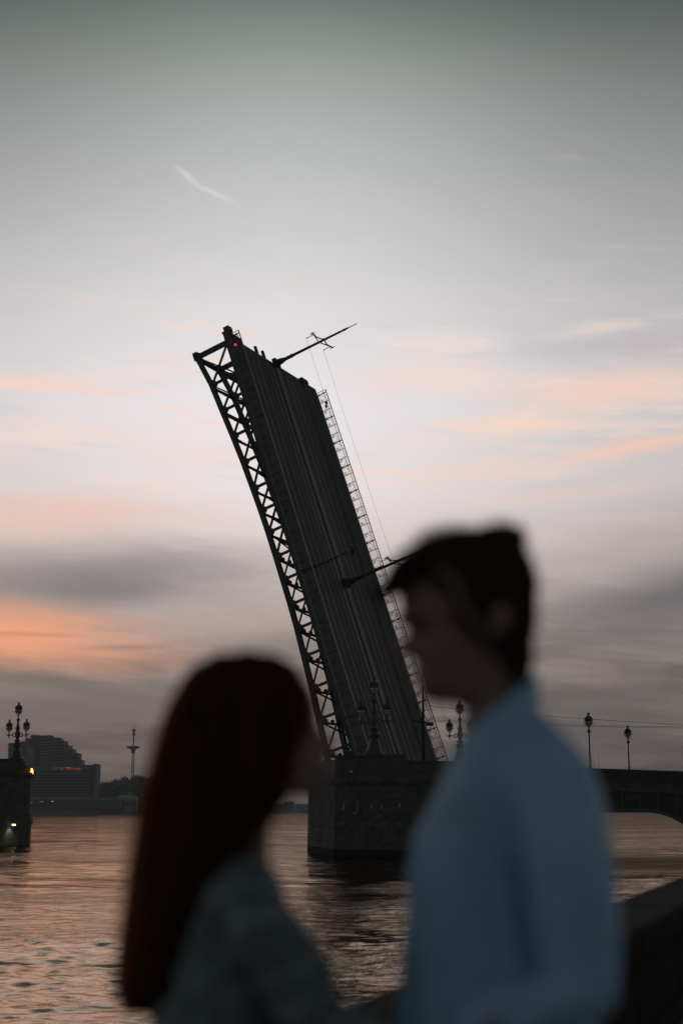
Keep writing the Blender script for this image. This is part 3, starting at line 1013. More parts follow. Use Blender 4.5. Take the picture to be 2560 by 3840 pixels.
# local coordinates: a (to the right), w (away), z
PP = [(-5.3, 1.0), (1.65, -8.0), (8.57, -8.0), (15.5, 1.0), (15.5, 24.0), (8.0, 33.0), (-1.0, 33.0), (-5.3, 24.0)]
MB().prism(grow(PP, -0.25), -2.0, 6.6).build('core', MORTAR, pier)
for i in range(4):
    wall_blocks(pier, PP[i], PP[i + 1], -0.6, 6.35, 0.63, 1.55, 0.6, batter=0.012, tide=0.75, seed=11 + i)
MB().prism(grow(PP, 0.12), 6.36, 6.6).prism(grow(PP, 0.3), 6.6, 6.85).prism(grow(PP, 0.16), 6.85, 7.0).build('cornice', GRANITE_B, pier)
MB().prism(grow(PP, -0.6), 7.0, 7.35).build('pavement', GRANITE, pier)
# parapet panels between dies
PQ = grow(PP, -0.02)
for i, (za, n) in ((0, (8.65, 6)), (1, (9.05, 3)), (2, (8.5, 6)), (3, (8.5, 8))):
    p0, p1 = Vector(PQ[i]), Vector(PQ[(i + 1) % 8])
    for k in range(n):
        a, b = p0.lerp(p1, k / n), p0.lerp(p1, (k + 1) / n)
        d = (b - a).normalized()
        nn = Vector((d.y, -d.x))
        c = (a + b) / 2 - nn * 0.25
        ln = (b - a).length
        for (zz0, zz1, th, nm) in ((7.0, 7.25, 0.56, 'parapet_plinth'), (7.25, za - 0.2, 0.44 + 0.04 * (k % 2), 'parapet_panel'), (za - 0.2, za, 0.58, 'parapet_coping')):
            o = link(nm, unit_box(rnd.choice([GRANITE, GRANITE_B])), pier)
            o.location = (c.x, c.y, (zz0 + zz1) / 2)
            o.rotation_euler = (0, 0, math.atan2(d.y, d.x))
            o.scale = (ln - 0.025, th, zz1 - zz0 - 0.012)
# pale drip stains and a small box on the near face
STAIN = mat('lime_drip_stain', (0.24, 0.30, 0.30), 0.8, 0, 0.4, 2.0, stretch=(2, 2, 0.5))
for (a, z0, z1, w) in ((3.95, 3.9, 5.0, 0.06), (3.7, 3.75, 3.95, 0.16), (5.3, 4.2, 4.6, 0.08), (6.3, 4.2, 4.7, 0.1), (2.6, 4.1, 4.8, 0.12), (8.0, 4.4, 4.7, 0.2)):
    MB().box(a - w / 2, a + w / 2, -8.035, -8.02, z0, z1).build('lime_streak', STAIN, pier)
MB().box(3.3, 3.5, -8.2, -8.02, 7.45, 7.65).build('junction_box', GLOBE, pier)

# the left pier, only its channel side in view
LPM = frame(Av, Wv, Vector((0, 0, 1)), Vector((-37.9, 176.5, 0)))
lpier = thing('channel_pier', 'dark granite pier at the left edge carrying two lit lamps', 'bridge pier', mtx=LPM)
LP = [(-14.0, -24.0), (-7.0, -30.0), (0.0, -24.0), (0.0, 0.0), (-3.0, 4.5), (-7.5, 4.5), (-14.0, 0.0)]
MB().prism(grow(LP, -0.2), -2, 8.0).build('core', MORTAR, lpier)
wall_blocks(lpier, LP[2], LP[3], 3.6, 8.0, 0.62, 1.5, 0.5, batter=0.01, seed=31)
wall_blocks(lpier, LP[3], LP[4], 3.6, 8.0, 0.62, 1.5, 0.5, batter=0.01, seed=32)
MB().prism(grow(LP, 0.12), -2.0, 2.35).prism(grow(LP, 0.28), 2.35, 3.1).prism(grow(LP, 0.14), 3.1, 3.6).build('base_course', GRANITE_C, lpier)
MB().prism(grow(LP, 0.12), 8.0, 8.25).prism(grow(LP, 0.26), 8.25, 8.6).prism(grow(LP, 0.05), 8.6, 8.95).build('cornice', GRANITE, lpier)
# stepped stone mound carrying the lamp
mound = [(-14.0, -12.0), (-7.0, -14.0), (-0.2, -9.0), (-0.1, 0.0), (-3.0, 4.4), (-7.4, 4.4), (-14.0, 0.0)]
LC = LPM.inverted() @ Vector((-40.25, 178.9, 0))
for k in range(6):
    t = (0.93, 0.78, 0.62, 0.46, 0.33, 0.22)[k]
    MB().prism([(LC.x + (x - LC.x) * t, LC.y + (y - LC.y) * t) for x, y in mound], 8.95 + 0.22 * k, 9.17 + 0.22 * k).build('lamp_step', GRANITE, lpier)


# wall lantern and floodlight on the left pier
def point_light(name, loc, col, power, size, parent=None):
    l = bpy.data.lights.new(name, 'POINT')
    l.energy = power
    l.color = col
    l.shadow_soft_size = size
    o = link(name, l, parent)
    o.location = loc
    return o


wp = at(120, 2893, 176.5)
wl = thing('wall_lantern', 'small glowing orange lantern on the corner of the left pier', 'lamp', wp)
MB().lathe([(0.08, -0.36), (0.17, -0.30), (0.21, 0.02), (0.10, 0.34), (0.04, 0.42)], n=6).build('glass', WARMLAMP, wl)
MB().lathe([(0.2, 0.4), (0.12, 0.5), (0.03, 0.62)], n=8).build('cap', IRON, wl)
MB().bar((-0.05, 0, -0.5), (-0.9, 0.0, -0.55), 0.08, 0.08).lathe([(0.14, -0.5), (0.1, -0.42)], n=8).build('bracket', IRON, wl)
point_light('lantern_glow', (0.25, -0.45, 0.1), (1.0, 0.45, 0.15), 6, 0.2, wl)

fp = at(49, 3091, 172.0)
# keep the floodlight just clear of the channel face
loc = LPM.inverted() @ fp
fp = LPM @ Vector((0.75, -3.9, loc.z))
fl = thing('flood_lamp', 'pale lit floodlight low on the left pier above the water', 'lamp', fp)
MB().lathe([(0.20, -0.16), (0.22, 0.0), (0.10, 0.12)], n=8).build('lens', HOTLAMP, fl)
MB().lathe([(0.25, 0.02), (0.2, 0.2), (0.05, 0.28)], n=8).build('hood', BLACK, fl)
MB().bar((0, 0, 0.2), (-0.55, 0.3, 0.25), 0.07, 0.07).build('bracket', BLACK, fl)
sp = bpy.data.lights.new('flood_beam', 'SPOT')
sp.energy = 60
sp.color = (1.0, 0.85, 0.5)
sp.spot_size = R(95)
sp.spot_blend = 0.7
sp.shadow_soft_size = 0.08
spo = link('flood_beam', sp, fl)
spo.location = (0.05, 0, -0.22)
spo.rotation_euler = (R(0), R(28), AXROT)

# ------------------------------------------------------------------ low approach span on the right
span = thing('approach_span', 'dark low bridge span with arched soffit at the right edge', 'bridge', mtx=BRIDM)


def deck_z(a):
    return 7.85 - 0.044 * (a - 23.2)


def soffit(a):
    if a <= 28.0:
        return 3.95
    t = min(1.0, (a - 28.0) / 5.6)
    return 3.95 - 5.0 * (1 - math.sqrt(max(0, 1 - t * t)))


def span_plate(w0, w1, aa, ztop, zbot):
    b = MB()
    n = len(aa)
    vs = []
    for a in aa:
        vs += [(a, w0, zbot(a)), (a, w0, ztop(a)), (a, w1, zbot(a)), (a, w1, ztop(a))]
    fs = []
    for i in range(n - 1):
        p, q = 4 * i, 4 * (i + 1)
        fs += [(p, q, q + 1, p + 1), (p + 2, p + 3, q + 3, q + 2), (p + 1, q + 1, q + 3, p + 3), (p, p + 2, q + 2, q)]
    fs += [(0, 1, 3, 2), (4 * (n - 1), 4 * (n - 1) + 2, 4 * (n - 1) + 3, 4 * (n - 1) + 1)]
    return b.add(vs, fs)


AA = [15.6 + 0.6 * i for i in range(31)]
AB = [15.6, 34.2, 60.0]
span_plate(0.0, 23.5, AA, lambda a: deck_z(a) - 1.95, soffit).build('arch_girder', STEEL2, span)
span_plate(-0.25, 23.75, AB, lambda a: deck_z(a) - 1.7, lambda a: deck_z(a) - 1.95).build('cornice', STEEL, span)
span_plate(0.0, 23.5, AB, lambda a: deck_z(a) - 1.15, lambda a: deck_z(a) - 1.7).build('deck', ASPH, span)
for w in (0.05, 23.2):
    a = 15.7
    while a < 44:
        span_plate(w, w + 0.25, [a, a + 1.97], lambda a: deck_z(a) - 0.10, lambda a: deck_z(a) - 1.16).build('parapet_panel', STEEL2, span)
        a += 2.0
    span_plate(w - 0.05, w + 0.3, AB, lambda a: deck_z(a), lambda a: deck_z(a) - 0.10).build('handrail', STEEL, span)
i = 0
for a in np.arange(16.5, 33.5, 1.6):
    z = soffit(a)
    if deck_z(a) - 2.0 > z + 0.3:
        MB().box(a, a + 0.14, -0.09, 0.0, z + 0.1, deck_z(a) - 1.96).build('web_stiffener', STEEL, span)
span_plate(-0.14, 0.0, AA, lambda a: soffit(a) + 0.32, soffit).build('arch_flange', STEEL, span)
abut = MB()
abut.box(34.0, 62.0, -0.4, 23.9, -2.0, 6.2)
abut.build('abutment', GRANITE, span)
pv = thing('flag_pole', 'hair-thin pole between the two single-lantern lamps', 'pole', bp_(18.5, 23.0, 6.6))
MB().cyl((0, 0, 0), (0, 0, 3.1), 0.03, 0.02, 6).build('pole', STEEL2, pv)

# ------------------------------------------------------------------ embankment in the foreground
OUT0, OUT1 = Vector((0.132, 5.54, 0)), Vector((3.56, 15.18, 0))
ED = (OUT1 - OUT0).normalized()
EN = Vector((ED.y, -ED.x, 0))          # landwards
PTOP = EYE - 0.66
emb = thing('embankment_parapet', 'dark granite embankment parapet behind the couple running away to the right', 'parapet', mtx=frame(ED, -EN, Vector((0, 0, 1)), OUT0 + Vector((0, 0, GROUND))))
hgt = PTOP - GROUND
s = -14.0
k = 0
while s < 70:
    ln = 1.9 + 0.25 * math.sin(k * 1.7)
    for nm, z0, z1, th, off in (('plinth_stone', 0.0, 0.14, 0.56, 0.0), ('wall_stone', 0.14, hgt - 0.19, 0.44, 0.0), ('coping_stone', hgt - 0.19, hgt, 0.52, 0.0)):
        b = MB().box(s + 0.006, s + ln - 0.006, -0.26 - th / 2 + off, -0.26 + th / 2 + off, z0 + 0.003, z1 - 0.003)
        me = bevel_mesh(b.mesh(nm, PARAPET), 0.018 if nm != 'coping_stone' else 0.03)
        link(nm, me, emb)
    s += ln
    k += 1
qw = thing('quay_wall', 'granite quay wall dropping from the parapet to the river', 'wall', mtx=frame(ED, -EN, Vector((0, 0, 1)), OUT0))
MB().box(-60, 150, -0.55, 0.06, -2.0, GROUND - 0.02).build('wall_face', GRANITE, qw)
MB().box(-60, 150, -0.4, 0.14, GROUND - 0.32, GROUND - 0.025).build('string_course', GRANITE_B, qw)
pm_ = MB()
for p0, p1 in ((-60, 150),):
    a, b = OUT0 + ED * p0, OUT0 + ED * p1
    vs = [a + EN * 0.3, b + EN * 0.3, b + EN * 60, a + EN * 60]
    pm_.add([(v.x, v.y, GROUND - 0.004) for v in vs], [(0, 3, 2, 1)])
pav = pm_.build('embankment_pavement', PAVE)
tag(pav, 'granite pavement of the embankment under the couple', 'pavement', kind='structure')

# ------------------------------------------------------------------ far bank
SH = [(-9000, 420), (-3600, 560), (-900, 760), (-300, 850), (109, 960), (360, 1080), (560, 1250), (1130, 1650), (2560, 1900), (4200, 2000)]
BANK = 2.6


def shp(px, d):
    return ((px - 1280) / 5468.0 * d, d)


fb = MB()
pts = [shp(p, d) for p, d in SH]
n = len(pts)
vs = [(x, y, -1.0) for x, y in pts] + [(x, y, BANK) for x, y in pts] + [(x * 5, 9000, BANK) for x, y in pts]
fs = []
for i in range(n - 1):
    fs += [(i, i + 1, n + i + 1, n + i), (n + i, n + i + 1, 2 * n + i + 1, 2 * n + i)]
fb.add(vs, fs)
tag(fb.build('far_bank', SOIL), 'dark far bank with its quay across the river', 'bank', kind='structure')


def px_box(b, x0, x1, y0, y1, d, depth, zfix=None):
    """box whose front spans the given directions at distance d"""
    p, q = at(x0, y1, d), at(x1, y0, d)
    z0 = p.z if zfix is None else zfix
    b.box(p.x, q.x, d, d + depth, z0, q.z)
    return p.x, q.x, z0, q.z


# riverside hotel
HD = 1125.0
hotel = thing('hotel_block', 'long slab hotel with rows of windows and a red and blue rooftop sign', 'building', (at(210, 3050, HD).x, HD, BANK))
HO = Vector(hotel.location)


def child_box(name, m, parent, org, x0, x1, ytop, ybot, d, depth, z0=None):
    b = MB()
    p, q = at(x0, ybot, d), at(x1, ytop, d)
    zz = p.z if z0 is None else z0
    b.box(p.x - org.x, q.x - org.x, d - org.y, d + depth - org.y, zz - org.z, q.z - org.z)
    return b.build(name, m, parent)


child_box('body', CONC3, hotel, HO, 40, 346, 2873, 2994, HD, 16, BANK)
child_box('end_tower', CONC3, hotel, HO, 346, 361, 2864, 3000, HD - 3, 22, BANK)
child_box('rooftop_plant', CONC3, hotel, HO, 326, 346, 2868, 2873, HD + 3, 8)
child_box('sign_fascia', CONC2, hotel, HO, 40, 345, 2875, 2889, HD - 0.7, 0.7)
pod = child_box('podium', CONC3, hotel, HO, 30, 455, 3000, 3060, HD - 18, 18, BANK)
child_box('podium_cornice', CONC, pod, HO, 28, 458, 2992, 3000, HD - 19.5, 20)
for k in range(6):
    child_box('podium_pier', CONC2, pod, HO, 300 + k * 26, 302 + k * 26, 3000, 3040, HD - 18.6, 0.6)
winme = {}
for f in range(9):
    yt = 2893 + f * 11.1
    child_box('balcony_band', CONC, hotel, HO, 42, 345.5, yt + 6.2, yt + 9.6, HD - 1.0, 1.0)
    for k in range(22):
        x0 = 60 + k * 13
        p, q = at(x0, yt + 6.2, HD), at(x0 + 11.4, yt, HD)
        if 'w' not in winme:
            winme['w'] = MB().box(-0.5, 0.5, -0.5, 0.5, -0.5, 0.5).mesh('window', GLASS)
        o = link('window', winme['w'], hotel)
        o.location = ((p.x + q.x) / 2 - HO.x, -0.05, (p.z + q.z) / 2 - HO.z)
        o.scale = (q.x - p.x, 0.3, q.z - p.z)
for (x, y, s) in ((197, 3005, 1.0), (160, 3005.5, 0.6), (152, 3006, 0.5), (120, 3010, 0.5)):
    p = at(x, y, HD - 18.4)
    o = link('lit_window', MB().box(-0.5, 0.5, -0.1, 0.1, -0.25, 0.25).mesh('lit_window', LITWIN), pod)
    o.location = (p.x - HO.x, p.y - HO.y, p.z - HO.z)
    o.scale = (s * 0.8, 1, s)


def lettering(name, txt, m, parent, loc, size, width, extr=0.08, offs=0.0):
    cu = bpy.data.curves.new(name, 'FONT')
    cu.body = txt
    cu.size = size
    cu.extrude = extr
    cu.offset = offs
    cu.align_x = 'LEFT'
    tmp = bpy.data.objects.new('tmp', cu)
    COL.objects.link(tmp)
    bpy.context.view_layer.update()
    dg = bpy.context.evaluated_depsgraph_get()
    me = bpy.data.meshes.new_from_object(tmp.evaluated_get(dg))
    bpy.data.objects.remove(tmp)
    me.materials.clear()
    me.materials.append(m)
    me.name = name
    o = link(name, me, parent)
    xs = [v.co.x for v in me.vertices] or [0, 1]
    w = max(xs) - min(xs)
    o.location = loc
    o.rotation_euler = (R(90), 0, 0)
    o.scale = (width / w, 1, 1)
    return o


def sgn(x0, x1, y0, y1, txt, m, name='sign_lettering', fit=0.72):
    p, q = at(x0, y1, HD - 0.9), at(x1, y0, HD - 0.9)
    h = q.z - p.z
    return lettering(name, txt, m, hotel, (p.x - HO.x, p.y - HO.y, p.z - HO.z), h / fit, q.x - p.x, 0.08, 0.02)


sgn(197, 220, 2877.5, 2886.5, 'CITI', SIGNBLUE)
sgn(225.5, 240, 2877, 2887, 'TEL', SIGNRED)
sgn(248, 305, 2880, 2886, 'Санкт-Петербург', SIGNRED)
for k in range(5):
    p = at(247.5 + k * 4.7, 2878.5, HD - 0.9)
    MB().ball((p.x - HO.x, p.y - HO.y, p.z - HO.z), 0.22, 6, 4).build('sign_star', SIGNWHITE, hotel)

# stepped apartment block behind it
SD = 1320.0
step = thing('stepped_apartments', 'grey-green apartment block stepping down to the right behind the hotel', 'building', (at(170, 3050, SD).x, SD, BANK))
SO = Vector(step.location)
segs = [(29, 75, 2786, 0), (75, 92, 2779, 2), (92, 112, 2768, -2), (112, 146, 2756, 3), (146, 190, 2758, 0), (190, 225, 2766, 2), (225, 243, 2778, -1), (243, 260, 2795, 1), (260, 274, 2808, -2), (274, 294, 2824, 0), (294, 306, 2849, 2), (306, 319, 2867, 0)]
for i, (x0, x1, yt, dd) in enumerate(segs):
    child_box('terrace_block', CONC2 if i % 3 else CONC3, step, SO, x0, x1, yt, 2900, SD + dd, 18, BANK)
    y = yt + 4
    while y < 2872:
        child_box('window_band', GLASS, step, SO, x0 + 1.2, x1 - 1.2, y, y + 5, SD + dd - 0.25, 0.3)
        if i > 5:
            child_box('balcony', CONC, step, SO, x0 + 0.3, x1 + 1.5, y + 5, y + 8, SD + dd - 1.4, 1.4)
        y += 11.5
child_box('roof_slab', CONC2, step, SO, 168, 193, 2757, 2760, SD - 1, 12)
child_box('stair_tower', CONC2, step, SO, 96, 128, 2800, 2900, SD - 5, 4, BANK)
lo = thing('riverside_office', 'low pale block at the far left edge behind the pier', 'building', (at(-10, 3050, 1250).x, 1250, BANK))
child_box('wall', CONC, lo, Vector(lo.location), -60, 26, 2846, 3000, 1250, 14, BANK)
child_box('window_band', GLASS, lo, Vector(lo.location), -58, 24, 2849, 2853, 1249.8, 0.3)

# amusement tower with ring platform
TD = 1500.0
tb = at(496, 2960, TD)
tw = thing('observation_tower', 'slim lattice tower with a ring platform above the trees', 'tower', (tb.x, TD, BANK))
zt = lambda y: at(500, y, TD).z - BANK
leg_r0, leg_r1 = 2.1, 1.3
H1 = zt(2803)
for i in range(4):
    a = math.pi / 4 + i * math.pi / 2
    MB().cyl((leg_r0 * math.cos(a), leg_r0 * math.sin(a), 0), (leg_r1 * math.cos(a), leg_r1 * math.sin(a), H1), 0.32, 0.28, 6).build('leg', LATT, tw)
nb = 16
for k in range(nb):
    t0, t1 = k / nb, (k + 1) / nb
    b = MB()
    for i in range(4):
        a, c = math.pi / 4 + i * math.pi / 2, math.pi / 4 + (i + 1) * math.pi / 2
        r0, r1 = leg_r0 + (leg_r1 - leg_r0) * t0, leg_r0 + (leg_r1 - leg_r0) * t1
        b.cyl((r0 * math.cos(a), r0 * math.sin(a), H1 * t0), (r1 * math.cos(c), r1 * math.sin(c), H1 * t1), 0.17, 0.17, 4)
        b.cyl((r1 * math.cos(a), r1 * math.sin(a), H1 * t1), (r1 * math.cos(c), r1 * math.sin(c), H1 * t1), 0.17, 0.17, 4)
    b.build('lattice_bay', LATT, tw)
MB().lathe([(1.6, H1 - 6), (2.6, H1 - 1.6), (5.6, H1 - 0.9), (6.6, H1 - 0.3), (6.6, H1 + 0.9), (5.2, H1 + 1.4), (1.4, H1 + 1.8)], n=18).build('ring_platform', mat('dull_red_platform', (0.16, 0.07, 0.07), 0.6, 0, 0.2, 0.2), tw)
MB().cyl((0, 0, H1), (0, 0, zt(2735)), 0.75, 0.6, 8).cyl((0, 0, zt(2735)), (0, 0, zt(2712)), 0.3, 0.1, 6).build('mast', LATT, tw)
MB().cyl((0, 0, zt(2757)), (0, 0, zt(2750)), 1.7, 1.7, 10).cyl((0, 0, zt(2744)), (0, 0, zt(2734)), 1.9, 1.9, 10).build('cabin', LATT, tw)


# trees along the far bank
def make_tree(label, px, ytop, wpx, d, seed):
    q = random.Random(seed)
    top = at(px, ytop, d)
    h = top.z - BANK
    rad = wpx / 5300 * d / 2
    t = thing('bank_tree', label, 'tree', (top.x, d, BANK), 'trees on the far bank')
    tr = MB().tube([(0, 0, -0.3), (0.1, 0, h * 0.25), (0.2, 0.1, h * 0.5), (0.1, 0.2, h * 0.75)], [0.55, 0.42, 0.3, 0.12], 7)
    for k in range(5):
        a = q.uniform(0, 6.28)
        z0 = h * q.uniform(0.25, 0.5)
        tr.tube([(0.1, 0, z0), (rad * 0.35 * math.cos(a), rad * 0.35 * math.sin(a), z0 + h * 0.14), (rad * 0.65 * math.cos(a), rad * 0.65 * math.sin(a), z0 + h * 0.25)], [0.22, 0.15, 0.06], 5)
    tr.build('trunk', BARK, t)
    cr = MB()
    lobes = []
    for k in range(30):
        z = h * q.uniform(0.10, 0.90)
        f = math.sqrt(max(0.05, 1 - ((z / h - 0.5) / 0.52) ** 2))
        a = q.uniform(0, 6.28)
        rr = rad * math.sqrt(q.uniform(0, 1)) * 0.75 * f
        lobes.append((rr * math.cos(a), rr * math.sin(a), z, rad * q.uniform(0.30, 0.46)))
    lobes.append((0, 0, h - rad * 0.42, rad * 0.42))
    for (lx, ly, lz, lr) in lobes:
        for k in range(80):
            v = Vector((q.gauss(0, 1), q.gauss(0, 1), q.gauss(0, 1))).normalized() * lr * q.uniform(0.5, 1.05)
            c = Vector((lx, ly, max(0.4, min(h, lz + v.z * 0.85)))) + Vector((v.x, v.y, 0))
            sz = q.uniform(0.55, 1.15)
            u = Vector((q.gauss(0, 1), q.gauss(0, 1), q.gauss(0, 1))).normalized()
            w = u.orthogonal().normalized()
            x = u.cross(w)
            cr.add([c + w * sz, c + x * sz * 0.7, c - w * sz, c - x * sz * 0.7], [(0, 1, 2, 3)])
    cr.build('crown', LEAF, t)
    return t


TREES = [
    (372, 2936, 44, 1190, 'low tree growing against the right end of the hotel'),
    (402, 2932, 46, 1200, 'low rounded tree second from the hotel end'),
    (432, 2918, 54, 1185, 'tree at the step where the treetops rise, left of the tower'),
    (468, 2908, 62, 1205, 'tall tree just left of the lattice tower'),
    (500, 2913, 50, 1165, 'tree standing directly under the lattice tower'),
    (528, 2904, 62, 1200, 'tall tree just right of the lattice tower'),
    (566, 2908, 60, 1215, 'second tall tree right of the lattice tower'),
    (606, 2912, 62, 1235, 'tree at the blurred edge of the woman\'s hair'),
    (452, 2955, 46, 1160, 'small dark tree behind the green-roofed house'),
    (540, 2960, 56, 1160, 'low tree right of the green-roofed house'),
    (392, 2962, 44, 1150, 'low dark tree behind the podium end'),
]
for i, (px, yt, w, d, lab) in enumerate(TREES):
    make_tree(lab, px, yt, w * 1.35, d, 50 + i)

# small pavilion with green roof
PD = 1120.0
pvn = thing('riverside_pavilion', 'small ochre riverside house with a pale green roof', 'house', (at(465, 3050, PD).x, PD, BANK))
VO = Vector(pvn.location)
child_box('wall', STUCCO, pvn, VO, 434, 512, 2997, 3040, PD, 12, BANK)
child_box('side_wing', CONC, pvn, VO, 418, 434, 2992, 3040, PD - 2, 10, BANK)
pz, qz = at(434, 2997, PD), at(512, 2981, PD)
rf = MB().add([(pz.x - VO.x - 0.6, -0.8, pz.z - VO.z), (qz.x - VO.x + 0.6, -0.8, pz.z - VO.z), (qz.x - VO.x + 0.6, 12.8, pz.z - VO.z), (pz.x - VO.x - 0.6, 12.8, pz.z - VO.z),
               (pz.x - VO.x + 2.2, 6, qz.z - VO.z), (qz.x - VO.x - 2.2, 6, qz.z - VO.z)],
              [(3, 2, 1, 0), (0, 1, 5, 4), (2, 3, 4, 5), (1, 2, 5), (3, 0, 4)])
roof = rf.build('roof', ROOFG, pvn)
cz = at(484, 2982, PD)
MB().lathe([(1.5, -1.0), (1.5, 0.8), (1.9, 0.9), (1.2, 1.6), (0.3, 2.1), (0.08, 3.4)], (cz.x - VO.x, 5, cz.z - VO.z), 8).build('cupola', ROOFG, roof)
for k in range(6):
    child_box('window', GLASS, pvn, VO, 439 + k * 12, 445 + k * 12, 3008, 3024, PD - 0.15, 0.3)

# distant houses beyond the pier
for k, (x0, x1, yt, lab) in enumerate(((1000, 1062, 3012, 'far low house on the bank under the woman\'s chin'), (1064, 1104, 3006, 'taller far house on the bank left of the granite pier'), (1106, 1172, 3014, 'far house on the bank ending behind the granite pier'), (640, 760, 3006, 'far bank house seen behind the woman\'s neck'), (860, 998, 3014, 'long far bank house left of the woman\'s throat'))):
    d = 1760.0
    h = thing('bank_house', lab, 'building', (at((x0 + x1) / 2, 3050, d).x, d, BANK), 'far houses along the bank')
    o_ = Vector(h.location)
    child_box('wall', CONC3 if k % 2 else CONC2, h, o_, x0, x1, yt + 6, 3046, d, 14, BANK)
    a, b = at(x0, yt + 6, d), at(x1, yt, d)
    MB().add([(a.x - o_.x - 0.5, -0.6, a.z - o_.z), (b.x - o_.x + 0.5, -0.6, a.z - o_.z), (b.x - o_.x + 0.5, 14.6, a.z - o_.z), (a.x - o_.x - 0.5, 14.6, a.z - o_.z), (a.x - o_.x + 1, 7, b.z - o_.z), (b.x - o_.x - 1, 7, b.z - o_.z)],
             [(3, 2, 1, 0), (0, 1, 5, 4), (2, 3, 4, 5), (1, 2, 5), (3, 0, 4)]).build('roof', CONC3, h)
    x = x0 + 4
    while x < x1 - 6:
        for yy in (yt + 10, yt + 19):
            child_box('window', GLASS, h, o_, x, x + 3, yy, yy + 5, d - 0.15, 0.3)
        x += 8

# buoys
for (px, py, lab) in ((289, 3064, 'small dark red buoy on the water in front of the hotel'), (513, 3056, 'tiny far buoy on the water below the green-roofed house')):
    d = 4.2 / ((py + 2 - 3035) / 5480.0)
    p = at(px, py, d)
    b = thing('river_buoy', lab, 'buoy', (p.x, d, 0), 'buoys on the river')
    k = d / 800
    MB().lathe([(0.55 * k, -0.3), (0.6 * k, 0.3), (0.5 * k, 0.45)], n=10).build('float', BUOY, b)
    MB().lathe([(0.4 * k, 0.4), (0.3 * k, 1.4 * k), (0.1 * k, 1.6 * k), (0.06 * k, 2.0 * k)], n=8).build('body', BUOY, b)

# ------------------------------------------------------------------ the air over the river
hz = MB().box(-3200, 3200, -700, 2400, -3.0, 96)
hm = bpy.data.materials.new('dusk_haze')
hm.use_nodes = True
hg = NG(hm.node_tree)
hg.n.clear()
pvv = hg.node('ShaderNodeVolumePrincipled')
pvv.inputs['Color'].default_value = (0.80, 0.86, 0.90, 1)
pvv.inputs['Density'].default_value = 0.00018
pvv.inputs['Anisotropy'].default_value = 0.2
hout = hg.node('ShaderNodeOutputMaterial')
hg.l.new(pvv.outputs[0], hout.inputs['Volume'])
hm.cycles.homogeneous_volume = True
ho = hz.build('haze', hm)
tag(ho, 'thin grey dusk haze over the river', 'haze', kind='stuff')


# ------------------------------------------------------------------ people
def grid_interp(tab, y):
    if y <= tab[0][0]:
        return tab[0][1:]
    for p, q in zip(tab[:-1], tab[1:]):
        if p[0] <= y <= q[0]:
            t = (y - p[0]) / (q[0] - p[0])
            t = t if len(tab) < 3 else t
            return tuple(a + (b - a) * t for a, b in zip(p[1:], q[1:]))
    return tab[-1][1:]


def loft(mb, tab, d, rows=60, n=40, expo=2.2, face=0, feats=None, gl=0, gr=0):
    """body section from measured side outline: rows (photo y, x front/left, x right, half width)"""
    y0, y1 = tab[0][0], tab[-1][0]
    vs = []
    for k in range(rows):
        yy = y0 + (y1 - y0) * k / (rows - 1)
        xl, xr, hw = grid_interp(tab, yy)
        xl, xr = xl - gl, xr + gr
        pl, pr = at(xl, yy, d), at(xr, yy, d)
        cx, rx = (pl.x + pr.x) / 2, max(1e-3, (pr.x - pl.x) / 2)
        z = pl.z
        for i in range(n):
            t = 2 * math.pi * i / n
            ct, st = math.cos(t), math.sin(t)
            x = math.copysign(abs(ct) ** (2 / expo), ct) * rx
            y = math.copysign(abs(st) ** (2 / expo), st) * hw
            if face and x * face > 0:      # face side narrows a little
                y *= 1 - 0.22 * (abs(x) / rx) ** 2
            px = cx + x
            if feats:
                px += feats(yy, y, x * face / rx, face)
            vs.append((px, d + y, z))
    fs = []
    for k in range(rows - 1):
        for i in range(n):
            j = (i + 1) % n
            fs.append((k * n + i, (k + 1) * n + i, (k + 1) * n + j, k * n + j))
    fs.append(tuple(range(n)))
    fs.append(tuple(range(rows * n - 1, (rows - 1) * n - 1, -1)))
    mb.add(vs, fs)


def capsule(mb, p, q, r0, r1, n=14):
    p, q = Vector(p), Vector(q)
    mb.cyl(p, q, r0, r1, n)
    mb.ball(p, r0, n, 8)
    mb.ball(q, r1, n, 8)


def chain(mb, pts):
    for (p, r), (q, s) in zip(pts[:-1], pts[1:]):
        capsule(mb, p, q, r, s)


def fuse(mb, name, m, parent, voxel=0.008, smooth=4, disp=None):
    """melt overlapping volumes into one continuous skin"""
    me = mb.mesh('tmp_' + name, None)
    o = bpy.data.objects.new('tmp', me)
    COL.objects.link(o)
    md = o.modifiers.new('r', 'REMESH')
    md.mode = 'VOXEL'
    md.voxel_size = voxel
    s = o.modifiers.new('s', 'SMOOTH')
    s.iterations = smooth
    s.factor = 0.5
    bpy.context.view_layer.update()
    dg = bpy.context.evaluated_depsgraph_get()
    out = bpy.data.meshes.new_from_object(o.evaluated_get(dg))
    bpy.data.objects.remove(o)
    out.name = name
    if disp:
        nn = [v.normal.copy() for v in out.vertices]
        for v, nv in zip(out.vertices, nn):
            v.co += nv * disp(v.co)
    out.materials.clear()
    out.materials.append(m)
    out.polygons.foreach_set('use_smooth', [True] * len(out.polygons))
    off = parent.matrix_world.translation if parent else Vector()
    for v in out.vertices:
        v.co -= off
    return link(name, out, parent)


